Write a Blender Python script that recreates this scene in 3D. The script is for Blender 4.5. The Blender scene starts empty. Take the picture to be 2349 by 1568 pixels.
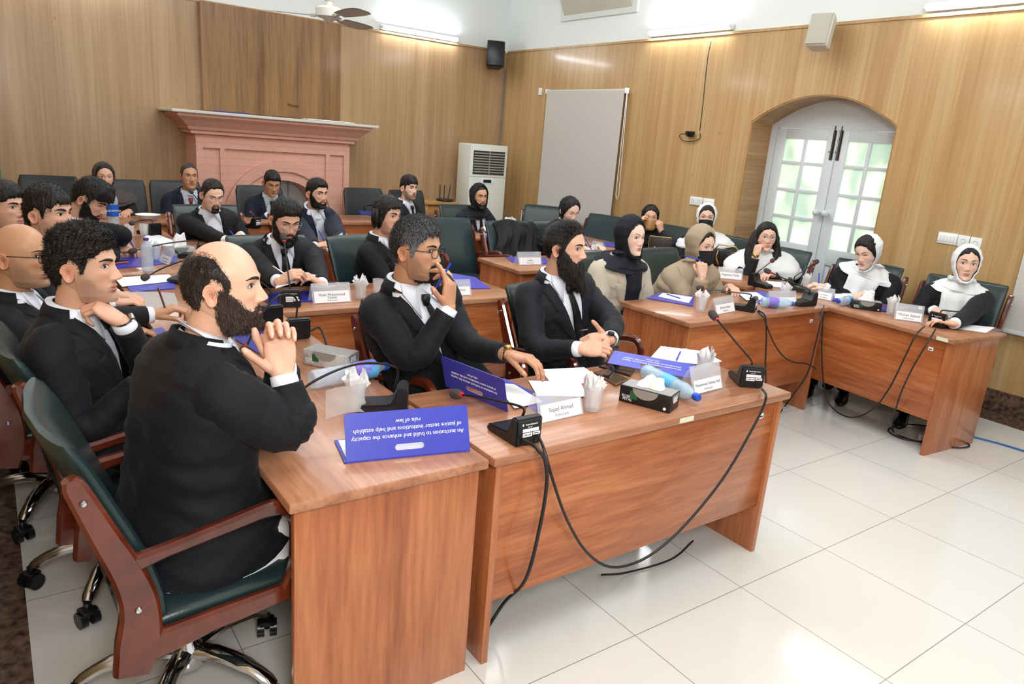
import bpy, bmesh, math, random
import numpy as np
from mathutils import Vector, Matrix, noise as mnoise
random.seed(7); RNG = np.random.default_rng(7)
R = math.radians
S = bpy.context.scene
COL = S.collection
# ---------------------------------------------------------------- camera
F_PX, ROLL, PITCH, YAW, CAM_H = 1654.26, -0.08109142, 0.26952214, 0.93333314, 1.66
_f = np.array([math.cos(YAW)*math.cos(PITCH), math.sin(YAW)*math.cos(PITCH), -math.sin(PITCH)])
_r0 = np.cross(_f, [0, 0, 1]); _r0 /= np.linalg.norm(_r0); _d0 = np.cross(_f, _r0)
_r = _r0*math.cos(ROLL)+_d0*math.sin(ROLL); _d = -_r0*math.sin(ROLL)+_d0*math.cos(ROLL)
cam_d = bpy.data.cameras.new('camera'); cam = bpy.data.objects.new('camera', cam_d); COL.objects.link(cam)
cam_d.sensor_width = 36; cam_d.lens = F_PX/2349*36; cam_d.clip_start = 0.05; cam_d.clip_end = 60
cam.matrix_world = Matrix(((_r[0], -_d[0], -_f[0], 0), (_r[1], -_d[1], -_f[1], 0), (_r[2], -_d[2], -_f[2], CAM_H), (0, 0, 0, 1)))
S.camera = cam
# ---------------------------------------------------------------- world, lights, exposure
w = bpy.data.worlds.new('world'); S.world = w; w.use_nodes = True
w.node_tree.nodes['Background'].inputs[0].default_value = (0.93, 0.97, 1.0, 1)
w.node_tree.nodes['Background'].inputs[1].default_value = 0.9
S.view_settings.view_transform = 'Standard'; S.view_settings.look = 'None'; S.view_settings.gamma = 1; S.view_settings.exposure = 0.0
S.cycles.use_denoising = True
S.cycles.max_bounces = 7; S.cycles.diffuse_bounces = 3; S.cycles.glossy_bounces = 3; S.cycles.transmission_bounces = 6; S.cycles.transparent_max_bounces = 8
S.cycles.caustics_reflective = False; S.cycles.caustics_refractive = False
S.cycles.use_adaptive_sampling = True; S.cycles.adaptive_threshold = 0.02
def area(name, loc, target, size, energy, color=(1, 1, 1), sy=None):
    l = bpy.data.lights.new(name, 'AREA'); l.energy = energy; l.color = color; l.size = size
    if sy: l.shape = 'RECTANGLE'; l.size_y = sy
    o = bpy.data.objects.new(name, l); COL.objects.link(o); o.location = loc
    o.rotation_euler = (Vector(target)-Vector(loc)).to_track_quat('-Z', 'Y').to_euler()
    o['kind'] = 'helper'
    return o
area('ceiling_fill_light', (2.6, 1.2, 4.1), (2.9, 1.8, 0), 3.0, 125, (0.96, 0.98, 1.0), 3.0)  # added soft fill from above; no ceiling lamps are seen in the hall
area('ceiling_fill_light', (3.0, 5.2, 4.1), (3.0, 5.3, 0), 3.0, 120, (0.96, 0.98, 1.0), 3.0)  # second added fill, over the far rows
# bounce of the photographer's flash off the room behind
area('flash_light', (-0.1, -0.7, 2.3), (2.6, 3.4, 0.9), 0.8, 95, (1.0, 0.985, 0.96))
# ---------------------------------------------------------------- pixel of the survey -> point in the room
def ray(u, v):
    a, b = (u-1174.5)/F_PX, (v-784)/F_PX
    return _r*a+_d*b+_f
def atz(u, v, z=0.75):
    q = ray(u, v); t = (z-CAM_H)/q[2]; return Vector((q[0]*t, q[1]*t, z))
def onx(u, v, x):
    q = ray(u, v); t = x/q[0]; return Vector((x, q[1]*t, CAM_H+q[2]*t))
def ony(u, v, y):
    q = ray(u, v); t = y/q[1]; return Vector((q[0]*t, y, CAM_H+q[2]*t))
# ---------------------------------------------------------------- helpers
def C(h):
    c = [int(h[i:i+2], 16)/255 for i in (0, 2, 4)]
    return tuple((x/12.92 if x <= .04045 else ((x+.055)/1.055)**2.4) for x in c)+(1,)
_M = {}
def mat(name, col='808080', rough=.5, metal=0, spec=.5, trans=0, alpha=1, bump=None, vcol=False, emit=None, coat=0, sheen=0, sss=0, mix=None, ior=1.45):
    """bump=(scale, strength, (sx,sy,sz)); mix=(colour2, scale, (sx,sy,sz), contrast)"""
    if name in _M: return _M[name]
    m = bpy.data.materials.new(name); m.use_nodes = True; _M[name] = m
    nt = m.node_tree; b = nt.nodes['Principled BSDF']; I = b.inputs
    I['Base Color'].default_value = C(col); I['Roughness'].default_value = rough; I['Metallic'].default_value = metal
    I['Specular IOR Level'].default_value = spec; I['Transmission Weight'].default_value = trans; I['Alpha'].default_value = alpha; I['IOR'].default_value = ior
    I['Coat Weight'].default_value = coat; I['Coat Roughness'].default_value = .12
    if sheen: I['Sheen Weight'].default_value = sheen; I['Sheen Roughness'].default_value = .4
    if sss: I['Subsurface Weight'].default_value = sss; I['Subsurface Radius'].default_value = (1, .35, .2); I['Subsurface Scale'].default_value = .01
    if emit: I['Emission Color'].default_value = C(emit[0]); I['Emission Strength'].default_value = emit[1]
    tc = nt.nodes.new('ShaderNodeTexCoord')
    def mapped(sc):
        mp = nt.nodes.new('ShaderNodeMapping'); mp.inputs['Scale'].default_value = sc
        nt.links.new(tc.outputs['Object'], mp.inputs[0]); return mp
    if vcol:
        a = nt.nodes.new('ShaderNodeVertexColor'); a.layer_name = 'col'; nt.links.new(a.outputs[0], I['Base Color'])
    if mix:
        n = nt.nodes.new('ShaderNodeTexNoise'); n.inputs['Scale'].default_value = mix[1]; n.inputs['Detail'].default_value = 6; n.inputs['Roughness'].default_value = .6
        nt.links.new(mapped(mix[2]).outputs[0], n.inputs[0])
        r = nt.nodes.new('ShaderNodeValToRGB'); c = mix[3]
        r.color_ramp.elements[0].position = .5-c; r.color_ramp.elements[0].color = C(col)
        r.color_ramp.elements[1].position = .5+c; r.color_ramp.elements[1].color = C(mix[0])
        nt.links.new(n.outputs[0], r.inputs[0]); nt.links.new(r.outputs[0], I['Base Color'])
    if bump:
        n = nt.nodes.new('ShaderNodeTexNoise'); n.inputs['Scale'].default_value = bump[0]; n.inputs['Detail'].default_value = 4
        nt.links.new(mapped(bump[2] if len(bump) > 2 else (1, 1, 1)).outputs[0], n.inputs[0])
        bp = nt.nodes.new('ShaderNodeBump'); bp.inputs['Strength'].default_value = bump[1]; bp.inputs['Distance'].default_value = .01
        nt.links.new(n.outputs[0], bp.inputs['Height']); nt.links.new(bp.outputs[0], I['Normal'])
    return m
def wood(name, c0, c1, c2, sc, rough=.3, coat=.3, rings=True, grooves=None):
    """laminate with grain; sc = texture scale per axis (small along the grain)"""
    m = mat(name, c0, rough, coat=coat); nt = m.node_tree; I = nt.nodes['Principled BSDF'].inputs
    tc = nt.nodes.new('ShaderNodeTexCoord'); mp = nt.nodes.new('ShaderNodeMapping'); mp.inputs['Scale'].default_value = sc
    oi = nt.nodes.new('ShaderNodeObjectInfo'); ad = nt.nodes.new('ShaderNodeVectorMath'); ad.operation = 'ADD'
    nt.links.new(tc.outputs['Object'], ad.inputs[0]); nt.links.new(oi.outputs['Random'], ad.inputs[1])
    nt.links.new(ad.outputs[0], mp.inputs[0])
    n1 = nt.nodes.new('ShaderNodeTexNoise'); n1.inputs['Scale'].default_value = 1.0; n1.inputs['Detail'].default_value = 3; n1.inputs['Distortion'].default_value = .8 if rings else .1
    n2 = nt.nodes.new('ShaderNodeTexNoise'); n2.inputs['Scale'].default_value = 7.0; n2.inputs['Detail'].default_value = 5
    nt.links.new(mp.outputs[0], n1.inputs[0]); nt.links.new(mp.outputs[0], n2.inputs[0])
    r = nt.nodes.new('ShaderNodeValToRGB'); e = r.color_ramp.elements
    e[0].position = .33; e[0].color = C(c1); e[1].position = .66; e[1].color = C(c2); k = e.new(.5); k.color = C(c0)
    mx = nt.nodes.new('ShaderNodeMath'); mx.operation = 'MULTIPLY_ADD'; mx.inputs[1].default_value = .42
    nt.links.new(n2.outputs[0], mx.inputs[0])
    m2 = nt.nodes.new('ShaderNodeMath'); m2.operation = 'MULTIPLY'; m2.inputs[1].default_value = .58
    nt.links.new(n1.outputs[0], m2.inputs[0]); nt.links.new(m2.outputs[0], mx.inputs[2])
    nt.links.new(mx.outputs[0], r.inputs[0]); nt.links.new(r.outputs[0], I['Base Color'])
    return m
class MB:
    """collects geometry of one mesh"""
    def __init__(s): s.v = []; s.f = []; s.m = []; s.T = Matrix()
    def add(s, vs, fs, mi=0, T=None):
        o = len(s.v); T = s.T @ T if T is not None else s.T
        s.v += [tuple(T @ Vector(p)) for p in vs]
        s.f += [tuple(i+o for i in f) for f in fs]; s.m += [mi]*len(fs)
    def box(s, c, d, mi=0, T=None, bev=0):
        x, y, z = (q/2 for q in d); b = min(bev, x*.9, y*.9, z*.9)
        if b <= 0:
            vs = [(c[0]+i*x, c[1]+j*y, c[2]+k*z) for i in (-1, 1) for j in (-1, 1) for k in (-1, 1)]
            s.add(vs, [(0, 1, 3, 2), (4, 6, 7, 5), (0, 4, 5, 1), (2, 3, 7, 6), (0, 2, 6, 4), (1, 5, 7, 3)], mi, T)
        else:
            bm = bmesh.new(); bmesh.ops.create_cube(bm, size=1)
            for q in bm.verts: q.co = Vector((c[0]+q.co.x*d[0], c[1]+q.co.y*d[1], c[2]+q.co.z*d[2]))
            bmesh.ops.bevel(bm, geom=bm.edges[:], offset=b, segments=2, affect='EDGES', profile=.5)
            s.bm(bm, mi, T)
    def bm(s, bm, mi=0, T=None):
        bm.verts.ensure_lookup_table(); bm.verts.index_update()
        s.add([q.co[:] for q in bm.verts], [tuple(q.index for q in f.verts) for f in bm.faces], mi, T); bm.free()
    def prism(s, poly, d0, d1, axis='z', mi=0, T=None):
        """extrude a 2-D outline (concave allowed) between d0 and d1 along axis"""
        n = len(poly)
        def P(a, b, d): return {'z': (a, b, d), 'y': (a, d, b), 'x': (d, a, b)}[axis]
        vs = [P(a, b, d0) for a, b in poly]+[P(a, b, d1) for a, b in poly]
        fs = [(i, (i+1) % n, (i+1) % n+n, i+n) for i in range(n)]+[tuple(range(n))[::-1], tuple(range(n, 2*n))]
        s.add(vs, fs, mi, T)
    def loft(s, rings, mi=0, T=None, cap=True, close=True):
        n = len(rings[0]); vs = [p for r in rings for p in r]; fs = []
        for i in range(len(rings)-1):
            for j in range(n if close else n-1):
                k = (j+1) % n; fs.append((i*n+j, i*n+k, (i+1)*n+k, (i+1)*n+j))
        if cap: fs += [tuple(range(n))[::-1], tuple(range((len(rings)-1)*n, len(rings)*n))]
        s.add(vs, fs, mi, T)
    def tube(s, pts, r, n=8, mi=0, T=None, flat=1.0, up=None, cap=True, sq=2.0):
        """round (or superelliptic, flattened) tube through points; r scalar or list"""
        P = [Vector(p) for p in pts]; m = len(P); rr = r if hasattr(r, '__len__') else [r]*m
        rings = []; N = None
        for i in range(m):
            t = (P[min(i+1, m-1)]-P[max(i-1, 0)])
            if t.length < 1e-9: t = Vector((0, 0, 1))
            t.normalize()
            if N is None:
                N = Vector(up) if up else (Vector((0, 0, 1)) if abs(t.z) < .9 else Vector((1, 0, 0)))
            N = (N-t*N.dot(t))
            if N.length < 1e-6: N = t.orthogonal()
            N.normalize(); B = t.cross(N)
            ring = []
            for k in range(n):
                a = 2*math.pi*k/n; ca, sa = math.cos(a), math.sin(a)
                if sq != 2: ca = math.copysign(abs(ca)**(2/sq), ca); sa = math.copysign(abs(sa)**(2/sq), sa)
                ring.append(tuple(P[i]+N*(ca*rr[i])+B*(sa*rr[i]*flat)))
            rings.append(ring)
        s.loft(rings, mi, T, cap)
    def lathe(s, prof, n=20, mi=0, T=None, cap=True, sq=None):
        rings = []
        for r, z in prof:
            ring = []
            for k in range(n):
                a = 2*math.pi*k/n; q = r
                if sq: q = r*(1+sq*math.cos(8*a))
                ring.append((q*math.cos(a), q*math.sin(a), z))
            rings.append(ring)
        s.loft(rings, mi, T, cap)
    def sphere(s, c, r, n=12, mi=0, T=None):
        rr = r if hasattr(r, '__len__') else (r, r, r); m = max(4, n//2+1)
        rings = [[(c[0]+rr[0]*math.sin(math.pi*i/m)*math.cos(2*math.pi*k/n), c[1]+rr[1]*math.sin(math.pi*i/m)*math.sin(2*math.pi*k/n), c[2]-rr[2]*math.cos(math.pi*i/m)) for k in range(n)] for i in range(m+1)]
        for i in (0, m): rings[i] = [tuple(Vector(rings[i][0])+Vector((1e-5*math.cos(2*math.pi*k/n), 1e-5*math.sin(2*math.pi*k/n), 0))) for k in range(n)]
        s.loft(rings, mi, T)
    def grid(s, fn, nu, nv, mi=0, T=None):
        vs = [fn(i/(nu-1), j/(nv-1)) for i in range(nu) for j in range(nv)]
        s.add(vs, [(i*nv+j, (i+1)*nv+j, (i+1)*nv+j+1, i*nv+j+1) for i in range(nu-1) for j in range(nv-1)], mi, T)
    def text(s, txt, size, T, mi=0, ext=.0004, align='CENTER', bold=0):
        c = bpy.data.curves.new('t', 'FONT'); c.body = txt; c.size = size; c.align_x = align; c.align_y = 'CENTER'; c.extrude = ext; c.resolution_u = 2; c.offset = bold
        o = bpy.data.objects.new('t', c); COL.objects.link(o)
        me = o.to_mesh(); vs = [q.co[:] for q in me.vertices]; fs = [tuple(p.vertices) for p in me.polygons]
        s.add(vs, fs, mi, T); o.to_mesh_clear(); bpy.data.objects.remove(o); bpy.data.curves.remove(c)
    def build(s, name, mats, parent=None, smooth=True, angle=40):
        me = bpy.data.meshes.new(name); me.from_pydata(s.v, [], s.f)
        for m in (mats if isinstance(mats, (list, tuple)) else [mats]): me.materials.append(m)
        me.polygons.foreach_set('material_index', s.m)
        bm = bmesh.new(); bm.from_mesh(me); bmesh.ops.recalc_face_normals(bm, faces=bm.faces[:]); bm.to_mesh(me); bm.free()
        if smooth:
            me.polygons.foreach_set('use_smooth', [True]*len(me.polygons)); me.set_sharp_from_angle(angle=R(angle))
        me.update()
        o = bpy.data.objects.new(name, me); COL.objects.link(o)
        if parent: o.parent = parent
        return o
def tag(o, label=None, cat=None, group=None, kind=None):
    if label: o['label'] = label
    if cat: o['category'] = cat
    if group: o['group'] = group
    if kind: o['kind'] = kind
    return o
def empty(name, label, cat, loc=(0, 0, 0), rz=0, group=None):
    o = bpy.data.objects.new(name, None); COL.objects.link(o); o.location = loc; o.rotation_euler = (0, 0, rz); o.empty_display_size = .05
    return tag(o, label, cat, group)
def kids(o): return [c for c in COL.objects if c.parent == o]
def copy_tree(o, parent=None, loc=None, rz=None, label=None):
    c = o.copy(); COL.objects.link(c)
    if parent: c.parent = parent
    for ch in kids(o): copy_tree(ch, c)
    if loc is not None: c.location = loc
    if rz is not None: c.rotation_euler = (0, 0, rz)
    if label: c['label'] = label
    return c
def TR(loc=(0, 0, 0), rz=0, rx=0, ry=0): return Matrix.Translation(loc) @ Matrix.Rotation(rz, 4, 'Z') @ Matrix.Rotation(rx, 4, 'X') @ Matrix.Rotation(ry, 4, 'Y')
def frame(o, x, y):
    """matrix with origin o, x axis along x, y axis near y"""
    x = Vector(x).normalized(); z = x.cross(Vector(y)).normalized(); y = z.cross(x)
    return Matrix(((x[0], y[0], z[0], o[0]), (x[1], y[1], z[1], o[1]), (x[2], y[2], z[2], o[2]), (0, 0, 0, 1)))
def bez(pts, n=24):
    """Catmull-Rom through points"""
    P = [Vector(p) for p in pts]; P = [P[0]*2-P[1]]+P+[P[-1]*2-P[-2]]; out = []; m = len(P)-3
    for i in range(m):
        k = max(2, n//m)
        for j in range(k):
            t = j/k; a, b, c, d = P[i:i+4]
            out.append(.5*((2*b)+(c-a)*t+(2*a-5*b+4*c-d)*t*t+(3*b-a-3*c+d)*t**3))
    out.append(P[-2]); return out
# ---------------------------------------------------------------- materials
M_wall = wood('wall_laminate', 'b5936c', 'a5825a', 'c4a37e', (5.5, 5.5, .16), .32, .25, False)
M_chim = wood('chimney_laminate', '8d6840', '6f4c2b', 'a07a4e', (9, 9, .5), .35, .2)
M_wallh = wood('reveal_laminate', 'a97f50', '8e683e', 'bb9263', (.5, .5, 14), .35, .2, False)
M_white = mat('white_plaster', 'f0f5f4', .7)
M_front = wood('desk_front_laminate', 'a85f34', '8a4722', 'bf7747', (.9, .9, 11), .28, .35)
M_side = wood('desk_side_laminate', 'a8633b', '8b4c2c', 'bc784b', (9, 9, .7), .28, .35)
M_topx = wood('desk_top_laminate', 'a57052', '89583b', 'b98664', (1.0, 10, 10), .3, .25)
M_topy = wood('desk_top_laminate_long', 'a57052', '89583b', 'b98664', (10, 1.0, 10), .3, .25)
M_mahog = wood('mahogany', '5c2415', '451a0d', '6d2e1b', (3, 3, 3), .18, .8)
M_leather = mat('green_leather', '1d2f30', .34, bump=(220, .06), spec=.5)
M_leatherb = mat('black_green_leather', '1f2628', .45, bump=(220, .06))
M_chrome = mat('chrome', 'd8d8da', .08, 1)
M_black = mat('black_plastic', '17181a', .38)
M_blackm = mat('black_metal', '121214', .3)
M_foam = mat('grey_foam', '4a4240', .9, bump=(500, .5))
M_foamb = mat('black_foam', '232325', .9, bump=(500, .5))
M_red = mat('red_plastic', 'd02a35', .4)
M_glass = mat('clear_glass', 'eef2f5', .03, alpha=.32, spec=1)
M_acryl = mat('clear_acrylic', 'e6ecf4', .06, alpha=.28, spec=.8)
M_paper = mat('white_paper', 'f4f5f8', .7)
M_tissue = mat('tissue_paper', 'f6f6f8', .85, bump=(60, .3))
M_ink = mat('grey_ink', '8a8f9c', .7)
M_inkd = mat('dark_ink', '30323a', .7)
M_blue = mat('blue_card', '3a41b4', .35, coat=.2)
M_blued = mat('blue_card_inside', '2a2f8e', .4)
M_pet = mat('clear_pet', 'd0e4f5', .08, alpha=.45, spec=1, bump=(40, .6))
M_water = mat('pale_blue_pet', 'bfe0f5', .1, alpha=.55, spec=1, bump=(45, .6))
M_cap = mat('blue_cap', '1f4fc0', .35)
M_lab = mat('blue_label', '5db4e8', .4, mix=('8a6fd0', 9, (1, 1, 1), .03))
M_labd = mat('strong_blue_label', '1d5fc4', .4)
M_pen = mat('blue_pen', '1e45c8', .25)
M_gold = mat('gold', 'd8b56a', .22, 1)
M_silver = mat('silver', 'c9ccd2', .2, 1)
M_pink = mat('pink_painted_brick', 'd0917c', .75)
M_marble = mat('white_marble', 'd6d6cc', .35)
M_cable = mat('black_cable', '1b1b1d', .45)
M_wcard = M_paper
# painted brick: courses and joints as bump
_nt = M_pink.node_tree; _tc = _nt.nodes.new('ShaderNodeTexCoord'); _sx = _nt.nodes.new('ShaderNodeSeparateXYZ'); _cx = _nt.nodes.new('ShaderNodeCombineXYZ')
_bt = _nt.nodes.new('ShaderNodeTexBrick'); _bt.inputs['Scale'].default_value = 1; _bt.inputs['Brick Width'].default_value = .24; _bt.inputs['Row Height'].default_value = .078; _bt.inputs['Mortar Size'].default_value = .004
_bt.inputs['Color1'].default_value = C('dda794'); _bt.inputs['Color2'].default_value = C('dfac9a'); _bt.inputs['Mortar'].default_value = C('d5a08d')
_bp = _nt.nodes.new('ShaderNodeBump'); _bp.inputs['Strength'].default_value = .25; _bp.inputs['Distance'].default_value = .004
_nt.links.new(_tc.outputs['Object'], _sx.inputs[0]); _nt.links.new(_sx.outputs[0], _cx.inputs[0]); _nt.links.new(_sx.outputs[2], _cx.inputs[1]); _nt.links.new(_cx.outputs[0], _bt.inputs['Vector'])
_nt.links.new(_bt.outputs['Color'], _nt.nodes['Principled BSDF'].inputs['Base Color'])
_iv = _nt.nodes.new('ShaderNodeMath'); _iv.operation = 'SUBTRACT'; _iv.inputs[0].default_value = 1; _nt.links.new(_bt.outputs['Fac'], _iv.inputs[1])
_nt.links.new(_iv.outputs[0], _bp.inputs['Height']); _nt.links.new(_bp.outputs[0], _nt.nodes['Principled BSDF'].inputs['Normal'])
# vertical panel seams of the wall laminate
def seams(m, axis, width, off=0.0, dark='a5804f'):
    nt = m.node_tree; b = nt.nodes['Principled BSDF']; tc = nt.nodes.new('ShaderNodeTexCoord'); sx = nt.nodes.new('ShaderNodeSeparateXYZ')
    nt.links.new(tc.outputs['Object'], sx.inputs[0])
    a = nt.nodes.new('ShaderNodeMath'); a.operation = 'ADD'; a.inputs[1].default_value = 100*width+off; nt.links.new(sx.outputs[axis], a.inputs[0])
    d = nt.nodes.new('ShaderNodeMath'); d.operation = 'MODULO'; d.inputs[1].default_value = width; nt.links.new(a.outputs[0], d.inputs[0])
    l = nt.nodes.new('ShaderNodeMath'); l.operation = 'LESS_THAN'; l.inputs[1].default_value = .005; nt.links.new(d.outputs[0], l.inputs[0])
    mx = nt.nodes.new('ShaderNodeMix'); mx.data_type = 'RGBA'; mx.inputs[7].default_value = C(dark)
    src = b.inputs['Base Color'].links[0].from_socket
    nt.links.new(l.outputs[0], mx.inputs[0]); nt.links.new(src, mx.inputs[6]); nt.links.new(mx.outputs[2], b.inputs['Base Color'])
M_wally = wood('wall_laminate_right', 'bd9968', 'ad8857', 'ccac7d', (5.5, 5.5, .16), .32, .25, False)
seams(M_wall, 0, .5, dark='ab875e'); seams(M_wally, 1, .75, dark='b08c5e')
def knots(m, dark):
    nt = m.node_tree; b = nt.nodes['Principled BSDF']; tc = nt.nodes.new('ShaderNodeTexCoord'); vo = nt.nodes.new('ShaderNodeTexVoronoi'); vo.inputs['Scale'].default_value = 5.5
    mp = nt.nodes.new('ShaderNodeMapping'); mp.inputs['Scale'].default_value = (1, 1, .55); nt.links.new(tc.outputs['Object'], mp.inputs[0]); nt.links.new(mp.outputs[0], vo.inputs['Vector'])
    l = nt.nodes.new('ShaderNodeMapRange'); l.inputs[1].default_value = .02; l.inputs[2].default_value = .055; l.inputs[3].default_value = .75; l.inputs[4].default_value = 0; nt.links.new(vo.outputs['Distance'], l.inputs[0])
    mx = nt.nodes.new('ShaderNodeMix'); mx.data_type = 'RGBA'; mx.inputs[7].default_value = C(dark); src = b.inputs['Base Color'].links[0].from_socket
    nt.links.new(l.outputs[0], mx.inputs[0]); nt.links.new(src, mx.inputs[6]); nt.links.new(mx.outputs[2], b.inputs['Base Color'])
knots(M_wally, '8f6f48'); knots(M_wall, '8a6a48')
# floor tile
M_floor = mat('floor_tile', 'd9d8d2', .12, coat=.3)
nt = M_floor.node_tree; b = nt.nodes['Principled BSDF']; tc = nt.nodes.new('ShaderNodeTexCoord')
mp = nt.nodes.new('ShaderNodeMapping'); mp.inputs['Location'].default_value = (.06, .33, 0)
bt = nt.nodes.new('ShaderNodeTexBrick'); bt.offset = 0; bt.inputs['Scale'].default_value = 1; bt.inputs['Brick Width'].default_value = .6; bt.inputs['Row Height'].default_value = .6; bt.inputs['Mortar Size'].default_value = .0018
bt.inputs['Color1'].default_value = C('dad9d3'); bt.inputs['Color2'].default_value = C('dddcd7'); bt.inputs['Mortar'].default_value = C('8b8a85')
nt.links.new(tc.outputs['Object'], mp.inputs[0]); nt.links.new(mp.outputs[0], bt.inputs['Vector']); nt.links.new(bt.outputs['Color'], b.inputs['Base Color'])
M_granite = mat('brown_granite', '32231f', .22, mix=('7a6152', 30, (1, 1, 1), .16))
# ---------------------------------------------------------------- the room
XW, YW, ZP, ZC, XL, YF = 6.05, 8.82, 2.83, 4.25, -0.32, -4.5
def struct(name, mb, m, smooth=False):
    o = mb.build(name, m, None, smooth); o['kind'] = 'structure'; return o
q = MB(); q.box(((5.74-.02)/2, (YF+YW)/2, -.05), (5.76, YW-YF, .1)); struct('floor', q, M_floor)
q = MB(); q.box(((XL-.02)/2, (YF+YW)/2, -.05), (-.02-XL, YW-YF, .1)); struct('trim_1', q, M_granite)
q = MB(); q.box(((5.74+XW+.4)/2, (YF+YW)/2, -.05), (XW+.4-5.74, YW-YF, .1)); struct('trim_2', q, M_granite)
q = MB(); q.box(((XL+XW)/2, (YF+YW)/2, ZC+.05), (XW-XL+.4, YW-YF+.4, .1)); struct('ceiling', q, M_white)
q = MB(); q.box(((XL+XW)/2, YW+.1, ZC/2), (XW-XL+.4, .2, ZC)); struct('wall_back', q, M_white)
q = MB(); q.box(((XL+XW)/2, YW-.0125, (.16+ZP)/2), (XW-XL, .025, ZP-.16)); struct('wall_back_panelling', q, M_wall)
q = MB(); q.box((XL-.1, (YF+YW)/2, ZC/2), (.2, YW-YF, ZC)); struct('wall_left', q, M_white)
q = MB(); q.box((XL+.0125, (YF+YW)/2, (.16+ZP)/2), (.025, YW-YF-.05, ZP-.16)); struct('wall_left_panelling', q, M_wally)
for nm, c, d in (('baseboard_back', ((XL+XW)/2, YW-.02, .08), (XW-XL-.05, .04, .16)), ('baseboard_left', (XL+.02, (YF+YW)/2, .08), (.04, YW-YF-.1, .16))):
    q = MB(); q.box(c, d, bev=.004); struct(nm, q, M_granite)
# right wall with arched door recess between Y0 and Y1
Y0, Y1, ZS, ZA, XD = 3.17, 4.58, 2.03, 2.27, XW+.34
arc = [(Y1+(Y0-Y1)*i/20, ZS+(ZA-ZS)*(1-(2*i/20-1)**2)) for i in range(21)]
def wall_with_arch(z0, z1, ya, yb):
    return [(ya, z0), (Y0, z0)]+[p for p in arc[::-1]]+[(Y1, z0), (yb, z0), (yb, z1), (ya, z1)]
q = MB(); q.prism(wall_with_arch(.0, ZC, YF, YW), XW, XW+.36, 'x'); struct('wall_right', q, M_white)
q = MB(); q.prism(wall_with_arch(.16, ZP, YF, YW-.03), XW-.025, XW, 'x'); struct('wall_right_panelling', q, M_wally)
q = MB(); q.box((XW-.01, (ZP*0+YF+YW)/2, ZP+.012), (.05, YW-YF-.1, .025)); struct('trim_3', q, M_wally)
q = MB(); q.box(((XL+XW)/2, YW-.01, ZP+.012), (XW-XL-.1, .05, .025)); struct('trim_4', q, M_wall)
for i, (a, b_) in enumerate(((YF, Y0), (Y1, YW-.05))):
    q = MB(); q.box((XW-.02, (a+b_)/2, .08), (.045, b_-a, .16), bev=.004); struct('baseboard_right', q, M_granite)
# reveal lining of the recess
q = MB(); t = .012
out = [(Y1, .0)]+arc+[(Y0, .0)]
inn = [(Y1-t, .0)]+[(a+(t if a < (Y0+Y1)/2 else -t)*(1 if i in (0, 20) else abs(2*i/20-1)), b_-t) for i, (a, b_) in enumerate(arc)]+[(Y0+t, .0)]
q.prism(out+inn[::-1], XW-.02, XD-.03, 'x'); struct('trim_5', q, M_wallh)
# door
M_dw = mat('door_white_paint', 'dfe6ea', .35, bump=(6, .12))
def frost():
    m = mat('frosted_glass', 'dfeee4', .5, emit=('bfe6c8', .62)); nt = m.node_tree; b = nt.nodes['Principled BSDF']
    tc = nt.nodes.new('ShaderNodeTexCoord'); sx = nt.nodes.new('ShaderNodeSeparateXYZ'); nt.links.new(tc.outputs['Object'], sx.inputs[0])
    # daylight outside behind a green awning and posts: bands of light and green seen through the frosting
    w1 = nt.nodes.new('ShaderNodeTexNoise'); w1.inputs['Scale'].default_value = 1.0; w1.inputs['Detail'].default_value = 1
    mp = nt.nodes.new('ShaderNodeMapping'); mp.inputs['Scale'].default_value = (1, 5.0, 2.6); mp.inputs['Location'].default_value = (0, 1.7, .4); nt.links.new(tc.outputs['Object'], mp.inputs[0]); nt.links.new(mp.outputs[0], w1.inputs[0])
    r = nt.nodes.new('ShaderNodeValToRGB'); e = r.color_ramp.elements; e[0].position = .38; e[0].color = C('74ab86'); e[1].position = .58; e[1].color = C('f2fdf2'); k = e.new(.47); k.color = C('c4e4b4')
    nt.links.new(w1.outputs[0], r.inputs[0]); nt.links.new(r.outputs[0], b.inputs['Emission Color']); return m
M_frost = frost()
XF = XD-.03
q = MB(); fl, fr, ft = Y1-.07, Y0+.07, 2.0
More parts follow.
